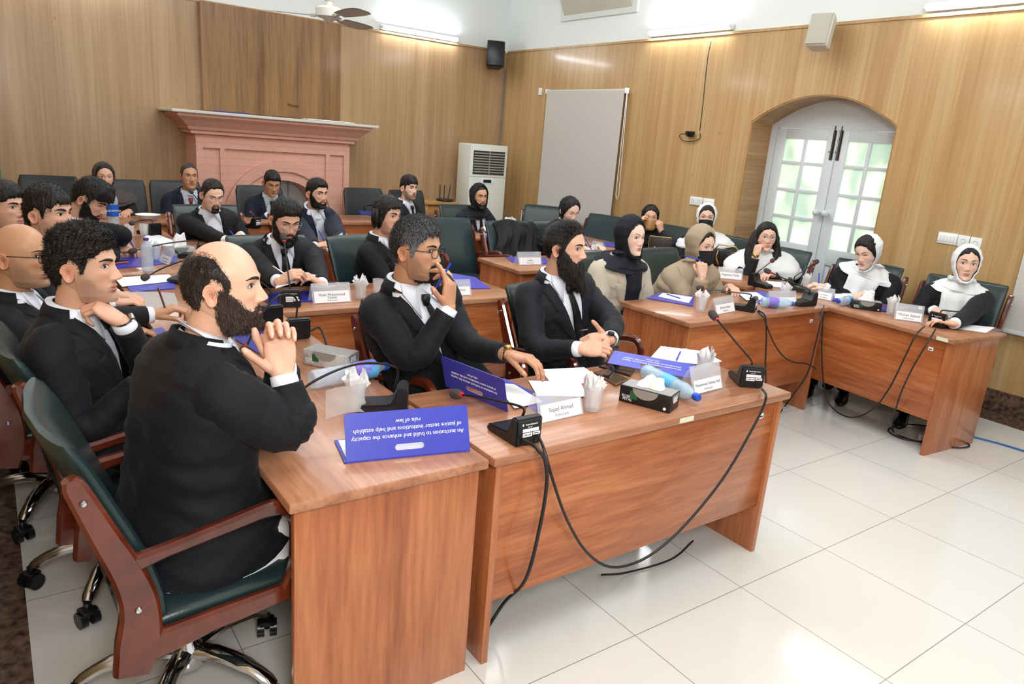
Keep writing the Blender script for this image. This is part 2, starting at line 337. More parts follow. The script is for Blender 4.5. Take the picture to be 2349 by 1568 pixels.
# frame with arched head board
q.prism([(Y1, 0)]+arc+[(Y0, 0), (fr, 0), (fr, ft), (fl, ft), (fl, 0)], XF-.02, XF+.05, 'x'); door = struct('door_1', q, M_dw)
ym = 3.86
for s_, (ya, yb) in enumerate(((ym+.004, fl-.004), (fr+.004, ym-.004))):
    cols = [(ya+.10, (ya+yb)/2-.015), ((ya+yb)/2+.015, yb-.10)]
    zs = [(.93, 1.155), (1.185, 1.41), (1.44, 1.665), (1.695, 1.9)]
    q = MB(); x0, x1 = XF-.005, XF+.035
    def bx(a, b_, c, d, xa=x0, xb=x1): q.box(((xa+xb)/2, (a+b_)/2, (c+d)/2), (xb-xa, b_-a, d-c), bev=.003)
    bx(ya, ya+.10, .02, 1.995); bx(yb-.10, yb, .02, 1.995); bx(ya+.1, yb-.1, .02, .2); bx(ya+.1, yb-.1, .78, .93); bx(ya+.1, yb-.1, 1.9, 1.995)
    bx(ya+.1, yb-.1, .2, .78, x0+.018, x1-.008); bx(ya+.16, yb-.16, .26, .72, x0+.008, x1-.01)
    bx(cols[0][1], cols[1][0], .93, 1.9)
    for k in range(3): bx(ya+.1, yb-.1, zs[k][1], zs[k+1][0], x0+.001, x1-.001)
    dl = q.build('door_leaf', M_dw, door)
    g = MB()
    for (a, b_) in cols:
        for (c, d) in zs: g.box((XF+.016, (a+b_)/2, (c+d)/2), (.006, b_-a, d-c))
    pane = g.build('pane', M_frost, dl, False)
    k = MB(); yk = ym+(.045 if s_ == 0 else -.045); k.tube([(x0, yk, 1.25), (x0-.045, yk, 1.25)], [.016, .012], 10); k.sphere((x0-.06, yk, 1.25), .032, 12); k.build('door_knob', M_dw, dl)
    k = MB(); yk = ym+(.035 if s_ == 0 else -.03); k.box((x0-.004, yk, 1.86), (.008, .03, .26)); k.tube([(x0-.014, yk, 1.75), (x0-.014, yk, 2.03)], .007, 8); k.tube([(x0-.014, yk, 1.80), (x0-.03, yk+.02, 1.80)], .006, 6)
    k.build('bolt', mat('dull_steel', '6c6a66', .35, 1), dl)
# chimney breast, mantel, fireplace
q = MB(); cx0, cx1 = 2.01, 3.57; q.box(((cx0+cx1)/2, YW-.07, (1.73+ZP)/2), (cx1-cx0, .14, ZP-1.73)); struct('wall_back_chimney_breast', q, M_chim)
q = MB(); q.tube([(2.93, YW-.145, 1.88), (2.99, YW-.17, 1.865), (3.06, YW-.145, 1.865)], .006, 6); q.build('trim_6', M_mahog)['kind'] = 'structure'
fy = 8.33
fp = empty('fireplace', 'pink painted brick fireplace with arched hearth and stepped cornice', 'fireplace', (0, 0, 0))
fx0, fx1 = ony(448, 330, fy).x, ony(800, 340, fy).x; fxc = ony(650, 450, fy).x; zt = 1.50
def archpoly(xa, xb, zt_, r, zc, xc):
    return [(xa, 0), (xc-r, 0)]+[(xc-r*math.cos(math.pi*i/20), zc+r*math.sin(math.pi*i/20)) for i in range(21)]+[(xc+r, 0), (xb, 0), (xb, zt_), (xa, zt_)]
q = MB(); rh = .46; zh = .58
q.prism(archpoly(fx0, fx1, zt, rh, zh, fxc), fy, YW-.03, 'y')
q.build('brick_body', M_pink, fp, False)
q = MB()
for r1, r2, dy in ((rh, rh+.10, .03), (rh+.10, rh+.21, .055)):
    q.prism([(fxc-r1, 0)]+[(fxc-r1*math.cos(math.pi*i/24), zh+r1*math.sin(math.pi*i/24)) for i in range(25)]+[(fxc+r1, 0), (fxc+r2, 0)]+[(fxc+r2*math.cos(math.pi*i/24), zh+r2*math.sin(math.pi*i/24)) for i in range(25)]+[(fxc-r2, 0)], fy-dy, fy+.01, 'y')
q.build('arch_moulding', M_pink, fp, False)
q = MB()
for a, b_ in ((fx0+.0, fx0+.07), (fx0+.24, fx0+.29), (fx1-.29, fx1-.24), (fx1-.07, fx1)): q.box(((a+b_)/2, fy-.012, .68), (b_-a, .026, 1.36))
q.box(((fx0+fx1)/2, fy-.013, 1.40), (fx1-fx0, .028, .1)); q.build('pilaster', M_pink, fp, False)
q = MB()
prof = [(0, 1.48), (.05, 1.49), (.05, 1.52), (.075, 1.53), (.09, 1.56), (.15, 1.62), (.2, 1.66), (.2, 1.69)]
for i in range(len(prof)-1):
    (d0, z0), (d1, z1) = prof[i:i+2]
    q.add([(fx0-d0, fy-d0, z0), (fx1+d0, fy-d0, z0), (fx1+d0, YW-.03, z0), (fx0-d0, YW-.03, z0), (fx0-d1, fy-d1, z1), (fx1+d1, fy-d1, z1), (fx1+d1, YW-.03, z1), (fx0-d1, YW-.03, z1)],
          [(0, 1, 5, 4), (1, 2, 6, 5), (3, 0, 4, 7)]+([(0, 3, 2, 1)] if i == 0 else [])+([(4, 5, 6, 7)] if i == len(prof)-2 else []))
q.build('cornice', M_pink, fp, False)
q = MB(); mx0, mx1 = fx0-.26, fx1+.27; q.box(((mx0+mx1)/2, (fy-.24+YW-.03)/2, 1.705), (mx1-mx0, YW-.03-fy+.24, .03), bev=.005); q.build('mantel_slab', M_marble, fp)
q = MB(); q.box((fxc, YW-.06, .55), (1.0, .04, 1.1)); q.build('fireback', mat('white_board', 'dfe3e2', .6), fp, False)
q = MB(); q.box((fxc+.19, YW-.09, .5), (.012, .03, 1.0)); q.build('batten', mat('pale_grey', 'aab0b4', .6), fp, False)
q = MB(); q.box((2.2, fy-.02, 1.727), (.34, .2, .012), T=None); tag(q.build('folder', M_blued), 'thin dark blue folder lying on the left of the mantel slab', 'folder')
q = MB(); q.box((3.25, fy-.08, 1.7265), (.55, .22, .006)); q.box((3.2, fy-.06, 1.731), (.4, .2, .004)); tag(q.build('paper', M_paper), 'white papers lying on the right of the mantel slab', 'paper')
# ---------------------------------------------------------------- fixtures
def tube_light(name, label, p0, p1, out):
    """fluorescent batten fixed to the wall; out = direction into the room"""
    t = empty(name, label, 'light', (p0+p1)/2); d = (p1-p0); L = d.length; T = frame((0, 0, 0), d, Vector((0, 0, 1)))
    q = MB(); q.box((0, 0, 0), (L+.04, .06, .035), T=Matrix.Translation(Vector(out)*.02) @ T, bev=.006); q.build('housing', mat('batten_white', 'eef0ee', .5), t)
    q = MB(); q.tube([tuple(Vector(out)*.055-d/2), tuple(Vector(out)*.055+d/2)], .014, 10); q.build('tube', mat('lit_tube', 'ffffff', .4, emit=('f4fbff', 75)), t)
    q = MB()
    for s in (-1, 1): q.box((s*(L/2+.008), 0, 0), (.016, .035, .05), T=Matrix.Translation(Vector(out)*.05) @ T, bev=.003)
    q.build('end_cap', M_white, t)
    return t
tube_light('fluorescent_light', 'lit fluorescent tube on the white wall left of the corner, beside the ceiling fan', Vector((4.14, YW-.01, 2.89)), Vector((5.2, YW-.01, 2.89)), (0, -1, 0))
tube_light('fluorescent_light', 'lit fluorescent tube above the white roller blind on the right wall', Vector((XW-.01, 6.05, 2.9)), Vector((XW-.01, 4.98, 2.9)), (-1, 0, 0))
tube_light('fluorescent_light', 'lit fluorescent tube at the top right corner of the photo', Vector((XW-.01, 3.12, 2.9)), Vector((XW-.01, 1.95, 2.9)), (-1, 0, 0))
tube_light('fluorescent_light', 'added fluorescent tube on the left wall, out of view', Vector((XL+.01, 4.0, 2.9)), Vector((XL+.01, 5.2, 2.9)), (1, 0, 0))  # unseen tube, added to light the room from the left
tube_light('fluorescent_light', 'added fluorescent tube high on the left part of the back wall, out of view', Vector((0.2, YW-.01, 2.98)), Vector((1.4, YW-.01, 2.98)), (0, -1, 0))  # another unseen tube, added for light at the back left
# wall speakers
def speaker(name, label, loc, rz, rx, m, w, h, d, grey):
    t = empty(name, label, 'speaker', loc, rz); T = TR(rx=rx)
    q = MB(); o = [(-w/2, 0), (w/2, 0), (w*.36, d), (-w*.36, d)]
    q.prism(o, -h/2, h/2, 'z', T=T); b = q.build('cabinet', m, t); b.modifiers.new('b', 'BEVEL').width = .012
    q = MB(); q.box((0, -.006, 0), (w*.86, .012, h*.92), T=T, bev=.01); q.build('grille', grey, t)
    q = MB(); q.tube([(0, d*.7, 0), (0, d+.08, .0)], .02, 8); q.box((0, d+.085, 0), (.06, .02, .12)); q.build('bracket', m, t)
speaker('wall_speaker', 'black loudspeaker mounted high in the corner above the air conditioner', (5.66, YW-.3, 2.77), R(-28), R(-8), M_black, .24, .33, .2, M_blackm)
M_cream = mat('cream_plastic', 'd6d4c6', .5)
speaker('wall_speaker', 'cream loudspeaker high on the right wall above the arched door', tuple(onx(1879, 66, XW-.28)), R(-78), R(-12), M_cream, .2, .27, .15, mat('cream_grille', 'c4c1b2', .7, bump=(400, .4)))
# ceiling fan
fan_c = ray(755, 30)*6.5+np.array([0, 0, CAM_H]); fan_c = Vector(fan_c)
t = empty('ceiling_fan', 'white ceiling fan with three metal blades above the fireplace', 'fan', fan_c)
M_fan = mat('fan_white', 'd9d6cc', .35); M_blade = mat('fan_blade_grey', 'a4a29c', .35)
q = MB(); q.lathe([(.01, -.08), (.03, -.075), (.06, -.05), (.115, -.035), (.12, .03), (.09, .05), (.03, .055), (.03, .1)], 28); q.build('motor', M_fan, t)
q = MB(); q.tube([(0, 0, .09), (0, 0, ZC-fan_c.z)], .013, 8); q.lathe([(.05, ZC-fan_c.z-.09), (.06, ZC-fan_c.z)], 16); q.build('downrod', M_fan, t)
q = MB(); q.lathe([(.04, .1), (.055, .12), (.055, .2), (.03, .24)], 16); q.build('canopy', M_cream, t)
for k, a in enumerate((-135+0, 5, -62)):
    q = MB(); q.T = TR(rz=R((154, 34, -86)[k]))
    q.box((.17, 0, -.03), (.14, .03, .006)); q.box((.14, 0, -.03), (.05, .05, .02))
    n = 12; top = []; bot = []
    for i in range(n+1):
        u = i/n; x = .2+.46*u; wd = .055+.035*math.sin(u*2.2); 
        if i == n: wd = .045
        tw = .32-.12*u
        for s, L in ((1, top), (-1, bot)): L.append((x, s*wd*math.cos(tw), -s*wd*math.sin(tw)*.6-.028))
    vs = top+bot; q.add(vs, [(i, i+1, n+2+i, n+1+i) for i in range(n)]); q.add([(a_, b_, c_-.004) for a_, b_, c_ in vs], [(i, n+1+i, n+2+i, i+1) for i in range(n)])
    q.build('blade', M_blade, t)
# open ventilator near the ceiling on the right wall
t = empty('ventilator', 'beige hinged ventilator flap high on the right wall, cut by the top edge', 'ventilator', (XW, 6.98, 3.2))
q = MB(); q.prism([(0, 0), (-.02, 0), (-.34, .62), (-.30, .62)], -.58, .62, 'y'); q.build('flap', mat('beige_paint', 'c9c8b4', .6), t)
q = MB(); q.box((-.01, .02, .35), (.03, 1.34, .8)); q.build('frame', mat('white_paint', 'dfe4e0', .5), t)
# roller blinds
M_blind = mat('blind_fabric', 'cdc9c2', .8, bump=(300, .05, (1, 1, .05)))
def blind(name, label, ya, yb, z0, z1, chain):
    t = empty(name, label, 'blind', (XW-.07, (ya+yb)/2, z1)); w = abs(yb-ya)
    q = MB(); q.tube([(0, -w/2, 0), (0, w/2, 0)], .022, 12); q.build('roller', M_blind, t)
    q = MB(); q.box((-.02, 0, (z0-z1)/2), (.003, w-.02, z1-z0)); q.build('fabric', M_blind, t)
    q = MB(); q.box((-.02, 0, z0-z1), (.012, w-.02, .03), bev=.004); q.build('bottom_bar', mat('blind_bar', 'dfe4e8', .4), t)
    q = MB()
    for s in (-1, 1): q.box((.0, s*(w/2+.008), 0), (.06, .016, .06), bev=.004)
    q.build('end_bracket', M_white, t)
    if chain:
        s = -1; q = MB(); y = s*(w/2+.03); q.tube([(-.02, y, 0), (-.02, y-.01, -1.15), (-.02, y-.035, -1.2), (-.02, y-.06, -1.15), (-.03, y-.02, 0)], .004, 6); q.build('pull_chain', M_white, t)
    return t
p0, p1 = onx(1257, 209, XW-.07), onx(1437, 209, XW-.07)
blind('roller_blind', 'closed beige roller blind on the right wall near the corner', p0.y, p1.y, .72, (p0.z+p1.z)/2, 1)
blind('roller_blind', 'beige roller blind at the right edge of the photo', 2.05, .75, .62, 2.36, 0)
# thin boards on the lower right wall where the panelling steps
q = MB(); q.box((XW-.06, 1.62, .4), (.09, .1, .48)); q.box((XW-.05, 1.2, .4), (.06, .3, .48)); tag(struct('trim_7', q, M_wally))
# switch plates
def plate(name, label, u0, v0, u1, v1, n, kind):
    a, b_ = onx(u0, v0, XW-.03), onx(u1, v1, XW-.03); t = empty(name, label, 'switch', ((a+b_)/2))
    w = abs(a.y-b_.y); h = .085; q = MB(); q.box((0, 0, 0), (.012, w, h), bev=.003); q.build('face_plate', M_white, t)
    q = MB()
    for k in range(n):
        y = -w/2+w*(k+.5)/n
        if kind == 'rocker': q.box((-.008, y, 0), (.006, w/n*.8, h*.6), bev=.001)
        else: q.tube([(-.0065, y+.017*math.cos(a_), .017*math.sin(a_)) for a_ in [i_*math.pi/10 for i_ in range(18)]], .0016, 6)
    q.build('rocker' if kind == 'rocker' else 'socket', M_white if kind == 'rocker' else mat('socket_grey', 'a9acac', .5), t)
plate('light_switch', 'wide white six rocker switch plate on the right wall above the seated women', 2152, 543, 2196, 550, 6, 'rocker')
plate('wall_socket', 'white socket plate between the wide switch plate and the far right plate', 2197, 551, 2223, 555, 1, 's')
plate('fan_dimmer', 'rightmost white dimmer plate on the right wall', 2225, 556, 2251, 560, 1, 's')
plate('wall_socket', 'white double socket plate on the wall above the woman in white shawl and black mask', 1583, 459, 1611, 463, 2, 's')
plate('light_switch', 'plain white plate just right of the double socket plate', 1613, 463, 1638, 467, 1, 'rocker')
p = onx(1240, 210, XW-.03); q = MB(); q.box(p, (.03, .06, .09), bev=.006); tag(q.build('sensor_box', M_white), 'small white box on the wall left of the closed roller blind', 'box')
# wall camera with its cable
p = onx(1590, 308, XW-.03)
t = empty('wall_camera', 'small black camera on the right wall with coiled cable', 'camera', p)
q = MB(); q.box((-.05, .0, .01), (.05, .1, .035), bev=.01); q.build('body', M_black, t)
q = MB(); q.tube([(-.07, 0, .01), (-.085, 0, .01)], .016, 12); q.build('lens', M_blackm, t)
q = MB(); q.box((-.02, .02, -.015), (.05, .06, .02), bev=.004); q.build('clip', M_blackm, t)
q = MB(); q.tube(bez([(-.02, .02, -.03), (-.03, .12, .0), (-.02, .16, -.03), (-.02, .1, -.07), (-.02, -.02, -.07), (-.01, -.1, -.04), (-.01, -.1, .02)], 40), .004, 6)
q.build('coiled_cable', M_cable, t)
q = MB(); pts = [onx(u, v, XW-.035) for u, v in ((1605, 300), (1612, 240), (1618, 180), (1624, 130), (1631, 95))]; q.tube(bez(pts, 40), .004, 6); tag(q.build('wall_cable', M_cable), 'thin dark cable running from the camera up to the tube light', 'cable')
q = MB(); q.tube([(XW-.06, YW-.05, 1.6), (XW-.05, YW-.045, 2.62), (XW-.15, YW-.06, 2.74)], .008, 6); tag(q.build('wall_cable', mat('grey_blue_cable', '77829a', .5)), 'grey blue cable running down the corner to the air conditioner', 'cable')
# banner edge on far left
q = MB(); q.box((.02, YW-.12, 1.12), (.22, .02, .6), 0); q.box((.02, YW-.12, 1.42), (.22, .024, .5), 1); tag(q.build('banner', [mat('green_cloth', '1f8a63', .6), mat('white_cloth', 'e8eef0', .6)], smooth=False), 'white and green banner at the far left edge', 'banner')
# floor standing air conditioner
t = empty('air_conditioner', 'white floor standing air conditioner cabinet in the corner', 'air conditioner', (5.44, 8.34, 0), R(-4))
M_ac = mat('ac_white', 'e3e6dc', .35); q = MB(); q.box((0, 0, .8), (.56, .36, 1.6), bev=.015); q.build('cabinet', M_ac, t)
q = MB(); q.box((0, -.182, 1.37), (.47, .012, .3)); gr = q.build('outlet_recess', mat('vent_dark', '33342f', .6), t)
q = MB()
for k in range(8): q.box((0, -.19, 1.25+k*.034), (.46, .02, .017), T=None, bev=.003)
q.box((0, -.19, 1.37), (.012, .022, .3)); q.build('louvre', mat('louvre_grey', '9a998c', .4), t)
q = MB(); q.box((-.01, -.182, 1.14), (.2, .01, .075), bev=.003); q.build('control_surround', M_white, t)
q = MB(); q.box((-.01, -.188, 1.135), (.12, .01, .04), bev=.003); q.build('display', M_black, t)
q = MB(); q.box((0, -.183, 1.19), (.56, .004, .004)); q.box((0, -.183, .5), (.56, .004, .004)); q.build('panel_seam', mat('seam_grey', 'a9aca2', .6), t)
q = MB()
for k in range(6): q.box((.13, -.184, .4-k*.016), (.17, .008, .007))
q.build('intake_grille', mat('vent_grey', '8f9088', .6), t)
# ---------------------------------------------------------------- tables
ZT = .75
def desk(label, ox, oy, rz, L=1.5, D=.6, stickers=True):
    t = empty('conference_table', label, 'table', (ox, oy, 0), R(rz))
    q = MB(); q.box((L/2, D/2, ZT-.015), (L-.004, D, .03), bev=.006); q.build('tabletop', M_topx, t)
    for x in (.025+.012, L-.037):
        q = MB(); q.box((x, D/2+.0, (ZT-.03)/2), (.025, D-.04, ZT-.03), bev=.001); s = q.build('side_panel', M_side, t)
    q = MB(); q.box((L/2, .045, (.22+ZT-.03)/2), (L-.1, .02, ZT-.03-.22), bev=.001); q.build('modesty_panel', M_front, t)
    if stickers:
        q = MB(); q.box((L-.14, .034, .655), (.03, .003, .022)); q.box((L-.14, .0322, .652), (.02, .001, .006), 1); q.build('inventory_sticker', [M_paper, M_inkd], t)
    return t
desk('nearest brown table under the folded blue folder, seen from its plain end panel', 1.14, 1.6, 90)
t2 = desk('brown table in the front carrying the two men\'s microphones, phones and black tissue box', 1.155, 1.6, 0, 1.5, .6)
q = MB(); q.box((.85, .0, ZT-.014), (.075, .004, .018)); q.build('edge_label', mat('pale_label', 'd9dcc4', .6), t2)
desk('brown table on the left side under the men\'s papers, behind the nearest table', 1.14, 3.105, 90)
desk('brown table on the left side with the purple capped bottle, third from the front', 1.14, 4.61, 90)
desk('brown table farthest along the left side, under the big labelled water bottle', 1.14, 6.115, 90, .83)
desk('brown table in front of the bearded man speaking into the microphone', 1.145, 3.5, 0, 1.5, .58)
desk('brown table in front of the man writing in navy blazer', 1.145, 5.26, 0, 1.5, .58)
desk('brown table against the back under the small microphone, before the man at the hearth', 1.95, 6.95, 0, 1.5, .58)
desk('brown table under the bowls at the back left', .42, 6.95, 0, 1.5, .58)
desk('brown table before the empty middle chair and the hung black coat', 3.15, 4.23, 0, 1.42, .58)
desk('brown table before the man in the black head shawl', 3.74, 5.82, -4, .84, .5)
r1 = desk('brown table before the woman in beige headscarf and black mask', 3.185, 2.62, 0, 1.42, .58)
r2 = desk('rightmost brown table before the two women in white headscarves', 4.652, 3.27, -95, 1.5, .6)
q = MB(); q.box((1.43, .0, ZT-.014), (.07, .004, .02)); q.build('edge_label', mat('pale_label', 'd9dcc4', .6), r2)
desk('brown table on the right before the woman resting her cheek on her hand', 4.6, 4.8, -90)
desk('brown table on the right before the two masked women at the wall', 4.6, 6.33, -90)
# ---------------------------------------------------------------- chairs
def sweep_rect(q, pts, th, hw, y0, n=10):
    q.tube([(x, y0, z) for x, z in pts], th, n, up=(0, 1, 0), flat=1, sq=2)
def make_chair(kind):
    t = empty('conference_chair', '', 'chair')
    W = .29
    if kind == 'wood':
        for s in (-1, 1):
            q = MB(); y = s*W
            # swept side frame: rear member, arm loop, rail
            def strip(P, T_, hw=.017):
                rings = []; P = [Vector((a, 0, b)) for a, b in P]; m = len(P)
                for i in range(m):
                    d = (P[min(i+1, m-1)]-P[max(i-1, 0)]).normalized(); nn = Vector((-d.z, 0, d.x)); h = T_[i]/2
                    rr = .009
                    rings.append([tuple(P[i]+nn*a+Vector((0, y+b, 0))) for a, b in ((h, hw-rr), (h-rr, hw), (-h+rr, hw), (-h, hw-rr), (-h, -hw+rr), (-h+rr, -hw), (h-rr, -hw), (h, -hw+rr))])
                q.loft(rings)
            rear = bez([(-.29, .885), (-.275, .85), (-.235, .74), (-.19, .62), (-.17, .53), (-.175, .44), (-.195, .345)], 24)
            rear = [(p.x, p.y) for p in [Vector((a[0], a[1], 0)) for a in rear]]
            m = len(rear); wid = [np.interp(i/(m-1), [0, .08, .3, .5, .7, .85, 1], [.03, .045, .06, .075, .09, .105, .085]) for i in range(m)]
            strip(rear, wid)
            arm = bez([(-.21, .635), (-.1, .655), (.05, .68), (.14, .695), (.185, .69), (.215, .655), (.22, .59), (.215, .5), (.2, .44)], 40)
            m = len(arm); strip([(p[0], p[1]) for p in arm], [np.interp(i/(m-1), [0, .12, .4, .55, .7, .85, 1], [.05, .035, .042, .04, .034, .034, .06]) for i in range(m)], .0162)
            strip([(-.19, .395), (0, .42), (.22, .437)], [.085, .06, .05], .015)
            sf = q.build('side_frame', M_mahog, t)
            q = MB()
            for (a, b_) in ((-.268, .83), (-.175, .525)): q.lathe([(0.001, .006), (.006, .005), (.0085, .0), (.0085, -.003)], 12, T=TR((a, y+s*.018, b_), rx=R(-90*s)))
            q.build('bolt', M_silver, sf)
    W2 = .265 if kind == 'wood' else .245
    top, lean = (.95, -.325) if kind == 'wood' else (1.0, -.30)
    # backrest: padded shell
    q = MB(); rings = []
    prof = [(-.15, .46), (-.155, .52), (-.18, .62), (-.22, .72), (-.262, .82), (-.292, top-.06), (lean+.01, top-.015), (lean, top)]
    if kind != 'wood': prof = [(-.16, .46), (-.165, .55), (-.18, .65), (-.205, .78), (-.228, .86), (-.25, top-.06), (-.262, top-.02), (-.265, top)]
    for i, (x, z) in enumerate(prof):
        u = i/(len(prof)-1); th = .05 if i < len(prof)-2 else (.042, .018)[i-len(prof)+2]; wd = W2*(1 if kind == 'wood' else 1.02)*(1-.0*u)*(.97 if i == len(prof)-1 else 1)
        if kind != 'wood' and i >= len(prof)-2: wd *= .95
        ring = []
        for k in range(28):
            a = 2*math.pi*k/28; ca, sa = math.cos(a), math.sin(a)
            ca = math.copysign(abs(ca)**.35, ca); sb = math.copysign(abs(sa)**.8, sa)
            yy = wd*ca; bow = .035*(yy/wd)**2
            ring.append((x+th*sb*.62+bow, yy, z))
        rings.append(ring)
    q.loft(rings); q.build('backrest', M_leather if kind == 'wood' else M_leatherb, t)
    q = MB(); rings = []
    for x, z, h in ((-.19, .425, .02), (-.17, .435, .03), (-.05, .44, .032), (.1, .445, .034), (.2, .45, .032), (.235, .445, .018)):
        ring = []
        for k in range(28):
            a = 2*math.pi*k/28; ca, sa = math.cos(a), math.sin(a)
            ring.append((x, .268*math.copysign(abs(ca)**.3, ca), z+h*math.copysign(abs(sa)**.7, sa)+(.006*(1-abs(ca)) if sa > 0 else 0)))
        rings.append(ring)
    q.loft(rings); q.build('seat', M_leather if kind == 'wood' else M_leatherb, t)
    if kind != 'wood':
        for s in (-1, 1):
            q = MB(); q.tube(bez([(-.2, s*.29, .5), (-.19, s*.29, .64), (-.05, s*.29, .665), (.13, s*.29, .67), (.2, s*.29, .62), (.2, s*.29, .46)], 30), .022, 8); q.build('armrest', M_mahog, t)
    # star base
    q = MB(); q.tube([(0, 0, .17), (0, 0, .4)], .024, 14); q.lathe([(.045, .085), (.05, .1), (.045, .15), (.034, .17), (.034, .19)], 18); q.box((0, 0, .395), (.2, .16, .03), bev=.008); q.build('gas_cylinder', M_chrome, t)
    for k in range(5):
        a = R(72*k+20); ca, sa = math.cos(a), math.sin(a); q = MB()
        q.tube(bez([(ca*.03, sa*.03, .135), (ca*.12, sa*.12, .145), (ca*.22, sa*.22, .125), (ca*.29, sa*.29, .085)], 12), [.022]*4+[.02]*4+[.017]*4+[.012], 10, flat=1.3)
        leg = q.build('base_arm', M_chrome, t)
        q = MB(); T = TR((ca*.295, sa*.295, .03), rz=a+R(50))
        for s in (-1, 1): q.tube([(0, s*.009, 0), (0, s*.031, 0)], .029, 14, T=T)
        q.tube([(0, 0, 0), (0, 0, .055)], .01, 8, T=T); q.box((0, 0, .025), (.05, .05, .02), T=T, bev=.008); q.build('caster', M_blackm, leg)
    return t
CH = {}
def chair(kind, x, y, deg, label, group):
    if kind not in CH: o = CH[kind] = make_chair(kind); o.location = (x, y, 0); o.rotation_euler = (0, 0, R(deg)); o['label'] = label
    else: o = copy_tree(CH[kind], None, (x, y, 0), R(deg), label)
    o['group'] = group; return o
GW, GB = 'green leather chairs with mahogany side frames', 'dark high backed chairs near the walls'
# deg = direction the sitter faces
chair('wood', .36, 1.985, 3, 'green leather chair nearest the camera, under the bald bearded man', GW)
chair('wood', .29, 2.69, 4, 'green leather chair under the man holding his fist to his chin', GW)
chair('wood', .14, 3.36, 4, 'green leather chair under the bald man in black glasses', GW)
chair('wood', .17, 3.99, 0, 'green leather chair under the young man with moustache glancing back', GW)
chair('wood', .06, 4.6, 0, 'green leather chair under the man half cut by the left edge', GW)
chair('wood', .28, 5.26, 0, 'green leather chair under the man with hanging side fringe', GW)
chair('wood', 1.61, 2.65, -75, 'green leather chair under the grey haired man holding a blue pen', GW)
chair('wood', 2.43, 2.72, -77, 'green leather chair under the man with long beard and tie clip', GW)
chair('wood', 3.44, 3.56, -78, 'green leather chair under the woman in beige coat', GW)
chair('wood', 4.24, 3.62, -84, 'green leather chair under the woman in beige headscarf and black mask', GW)
chair('wood', 1.47, 4.46, -88, 'green leather chair under the bearded man speaking into the microphone', GW)
chair('wood', 2.15, 4.44, -75, 'green leather chair under the long haired man behind the grey haired man', GW)
chair('wood', 3.38, 5.42, -87, 'empty green leather chair in the middle of the room', GW)
chair('wood', 1.5, 6.22, -88, 'green leather chair under the man in thin glasses and open white collar', GW)
chair('wood', 2.35, 6.22, -80, 'green leather chair under the bearded man writing in navy blazer', GW)
chair('wood', 5.54, 2.26, 188, 'green leather chair under the rightmost woman in white headscarf', GW)
chair('wood', 5.47, 2.98, 186, 'green leather chair under the woman in white headscarf who is writing', GW)
chair('wood', 5.42, 3.75, 185, 'green leather chair under the woman resting her cheek on her hand', GW)
chair('wood', 5.54, 4.45, 180, 'green leather chair under the woman in white shawl and black mask', GW)
chair('wood', 5.54, 5.15, 180, 'green leather chair under the woman in tan mask', GW)
chair('wood', 4.50, 5.3, -90, 'green leather chair under the woman in black shawl looking down', GW)
chair('wood', 3.94, 5.24, -88, 'green chair with a black coat hung over it', GW)
chair('wood', 5.4, 5.95, 195, 'empty green chair at the wall, right of the black shawl woman', GW)
chair('wood', 5.3, 6.75, 225, 'empty green chair turned aside before the roller blind', GW)
chair('wood', 4.22, 6.6, -95, 'green chair under the man in the black head shawl', GW)
chair('high', .48, 8.15, -95, 'empty dark high backed chair at the far left under the panelling', GB)
chair('high', 1.08, 7.95, -85, 'dark high backed chair behind the woman in taupe headscarf', GB)
chair('high', 1.60, 8.02, -90, 'dark high backed chair beside the grey haired man in striped tie', GB)
chair('high', 2.38, 7.75, -90, 'dark high backed chair under the man sitting before the fireplace arch', GB)
chair('high', 3.62, 7.85, -90, 'empty dark high backed chair with a blue bag on its seat', GB)
chair('high', 4.15, 7.75, -85, 'dark high backed chair behind the shaggy haired man', GB)
# ---------------------------------------------------------------- people
def ss(x, a, b):
    t = np.clip((x-a)/(b-a), 0, 1); return t*t*(3-2*t)
_ks = RNG.normal(size=(64, 3)); _ph = RNG.uniform(0, 6.28, 64)
def sn(p, f, k=8, seed=0):
    """cheap smooth noise in about -1..1 for an (N,3) array, f = frequency per axis"""
    q = p*np.array(f); o = np.zeros(len(q))
    for i in range(k):
        j = (i*7+seed*5) % 64; o += np.sin(q@(_ks[j]*(1+.25*i))+_ph[j])
    return o/math.sqrt(k)/1.3
def cube_sphere(n):
    vs = []; idx = {}; fs = []
    for ax in range(3):
        for sg in (-1, 1):
            g = [[None]*(n+1) for _ in range(n+1)]
            for i in range(n+1):
                for j in range(n+1):
                    a, b = math.tan((i/n*2-1)*math.pi/4), math.tan((j/n*2-1)*math.pi/4)
                    p = [0, 0, 0]; p[ax] = sg; p[(ax+1) % 3] = a; p[(ax+2) % 3] = b
                    l = math.sqrt(sum(c*c for c in p)); p = tuple(c/l for c in p); k = tuple(round(c, 5)+0.0 for c in p)
                    if k not in idx: idx[k] = len(vs); vs.append(p)
                    g[i][j] = idx[k]
            for i in range(n):
                for j in range(n):
                    f = (g[i][j], g[i+1][j], g[i+1][j+1], g[i][j+1]); fs.append(f if sg > 0 else f[::-1])
    return np.array(vs), fs
_CS = {}
def cs(n):
    if n not in _CS: _CS[n] = cube_sphere(n)
    return _CS[n]
def G(x, z, cx, cz, sx, sz): return np.exp(-((x-cx)/sx)**2-((z-cz)/sz)**2)
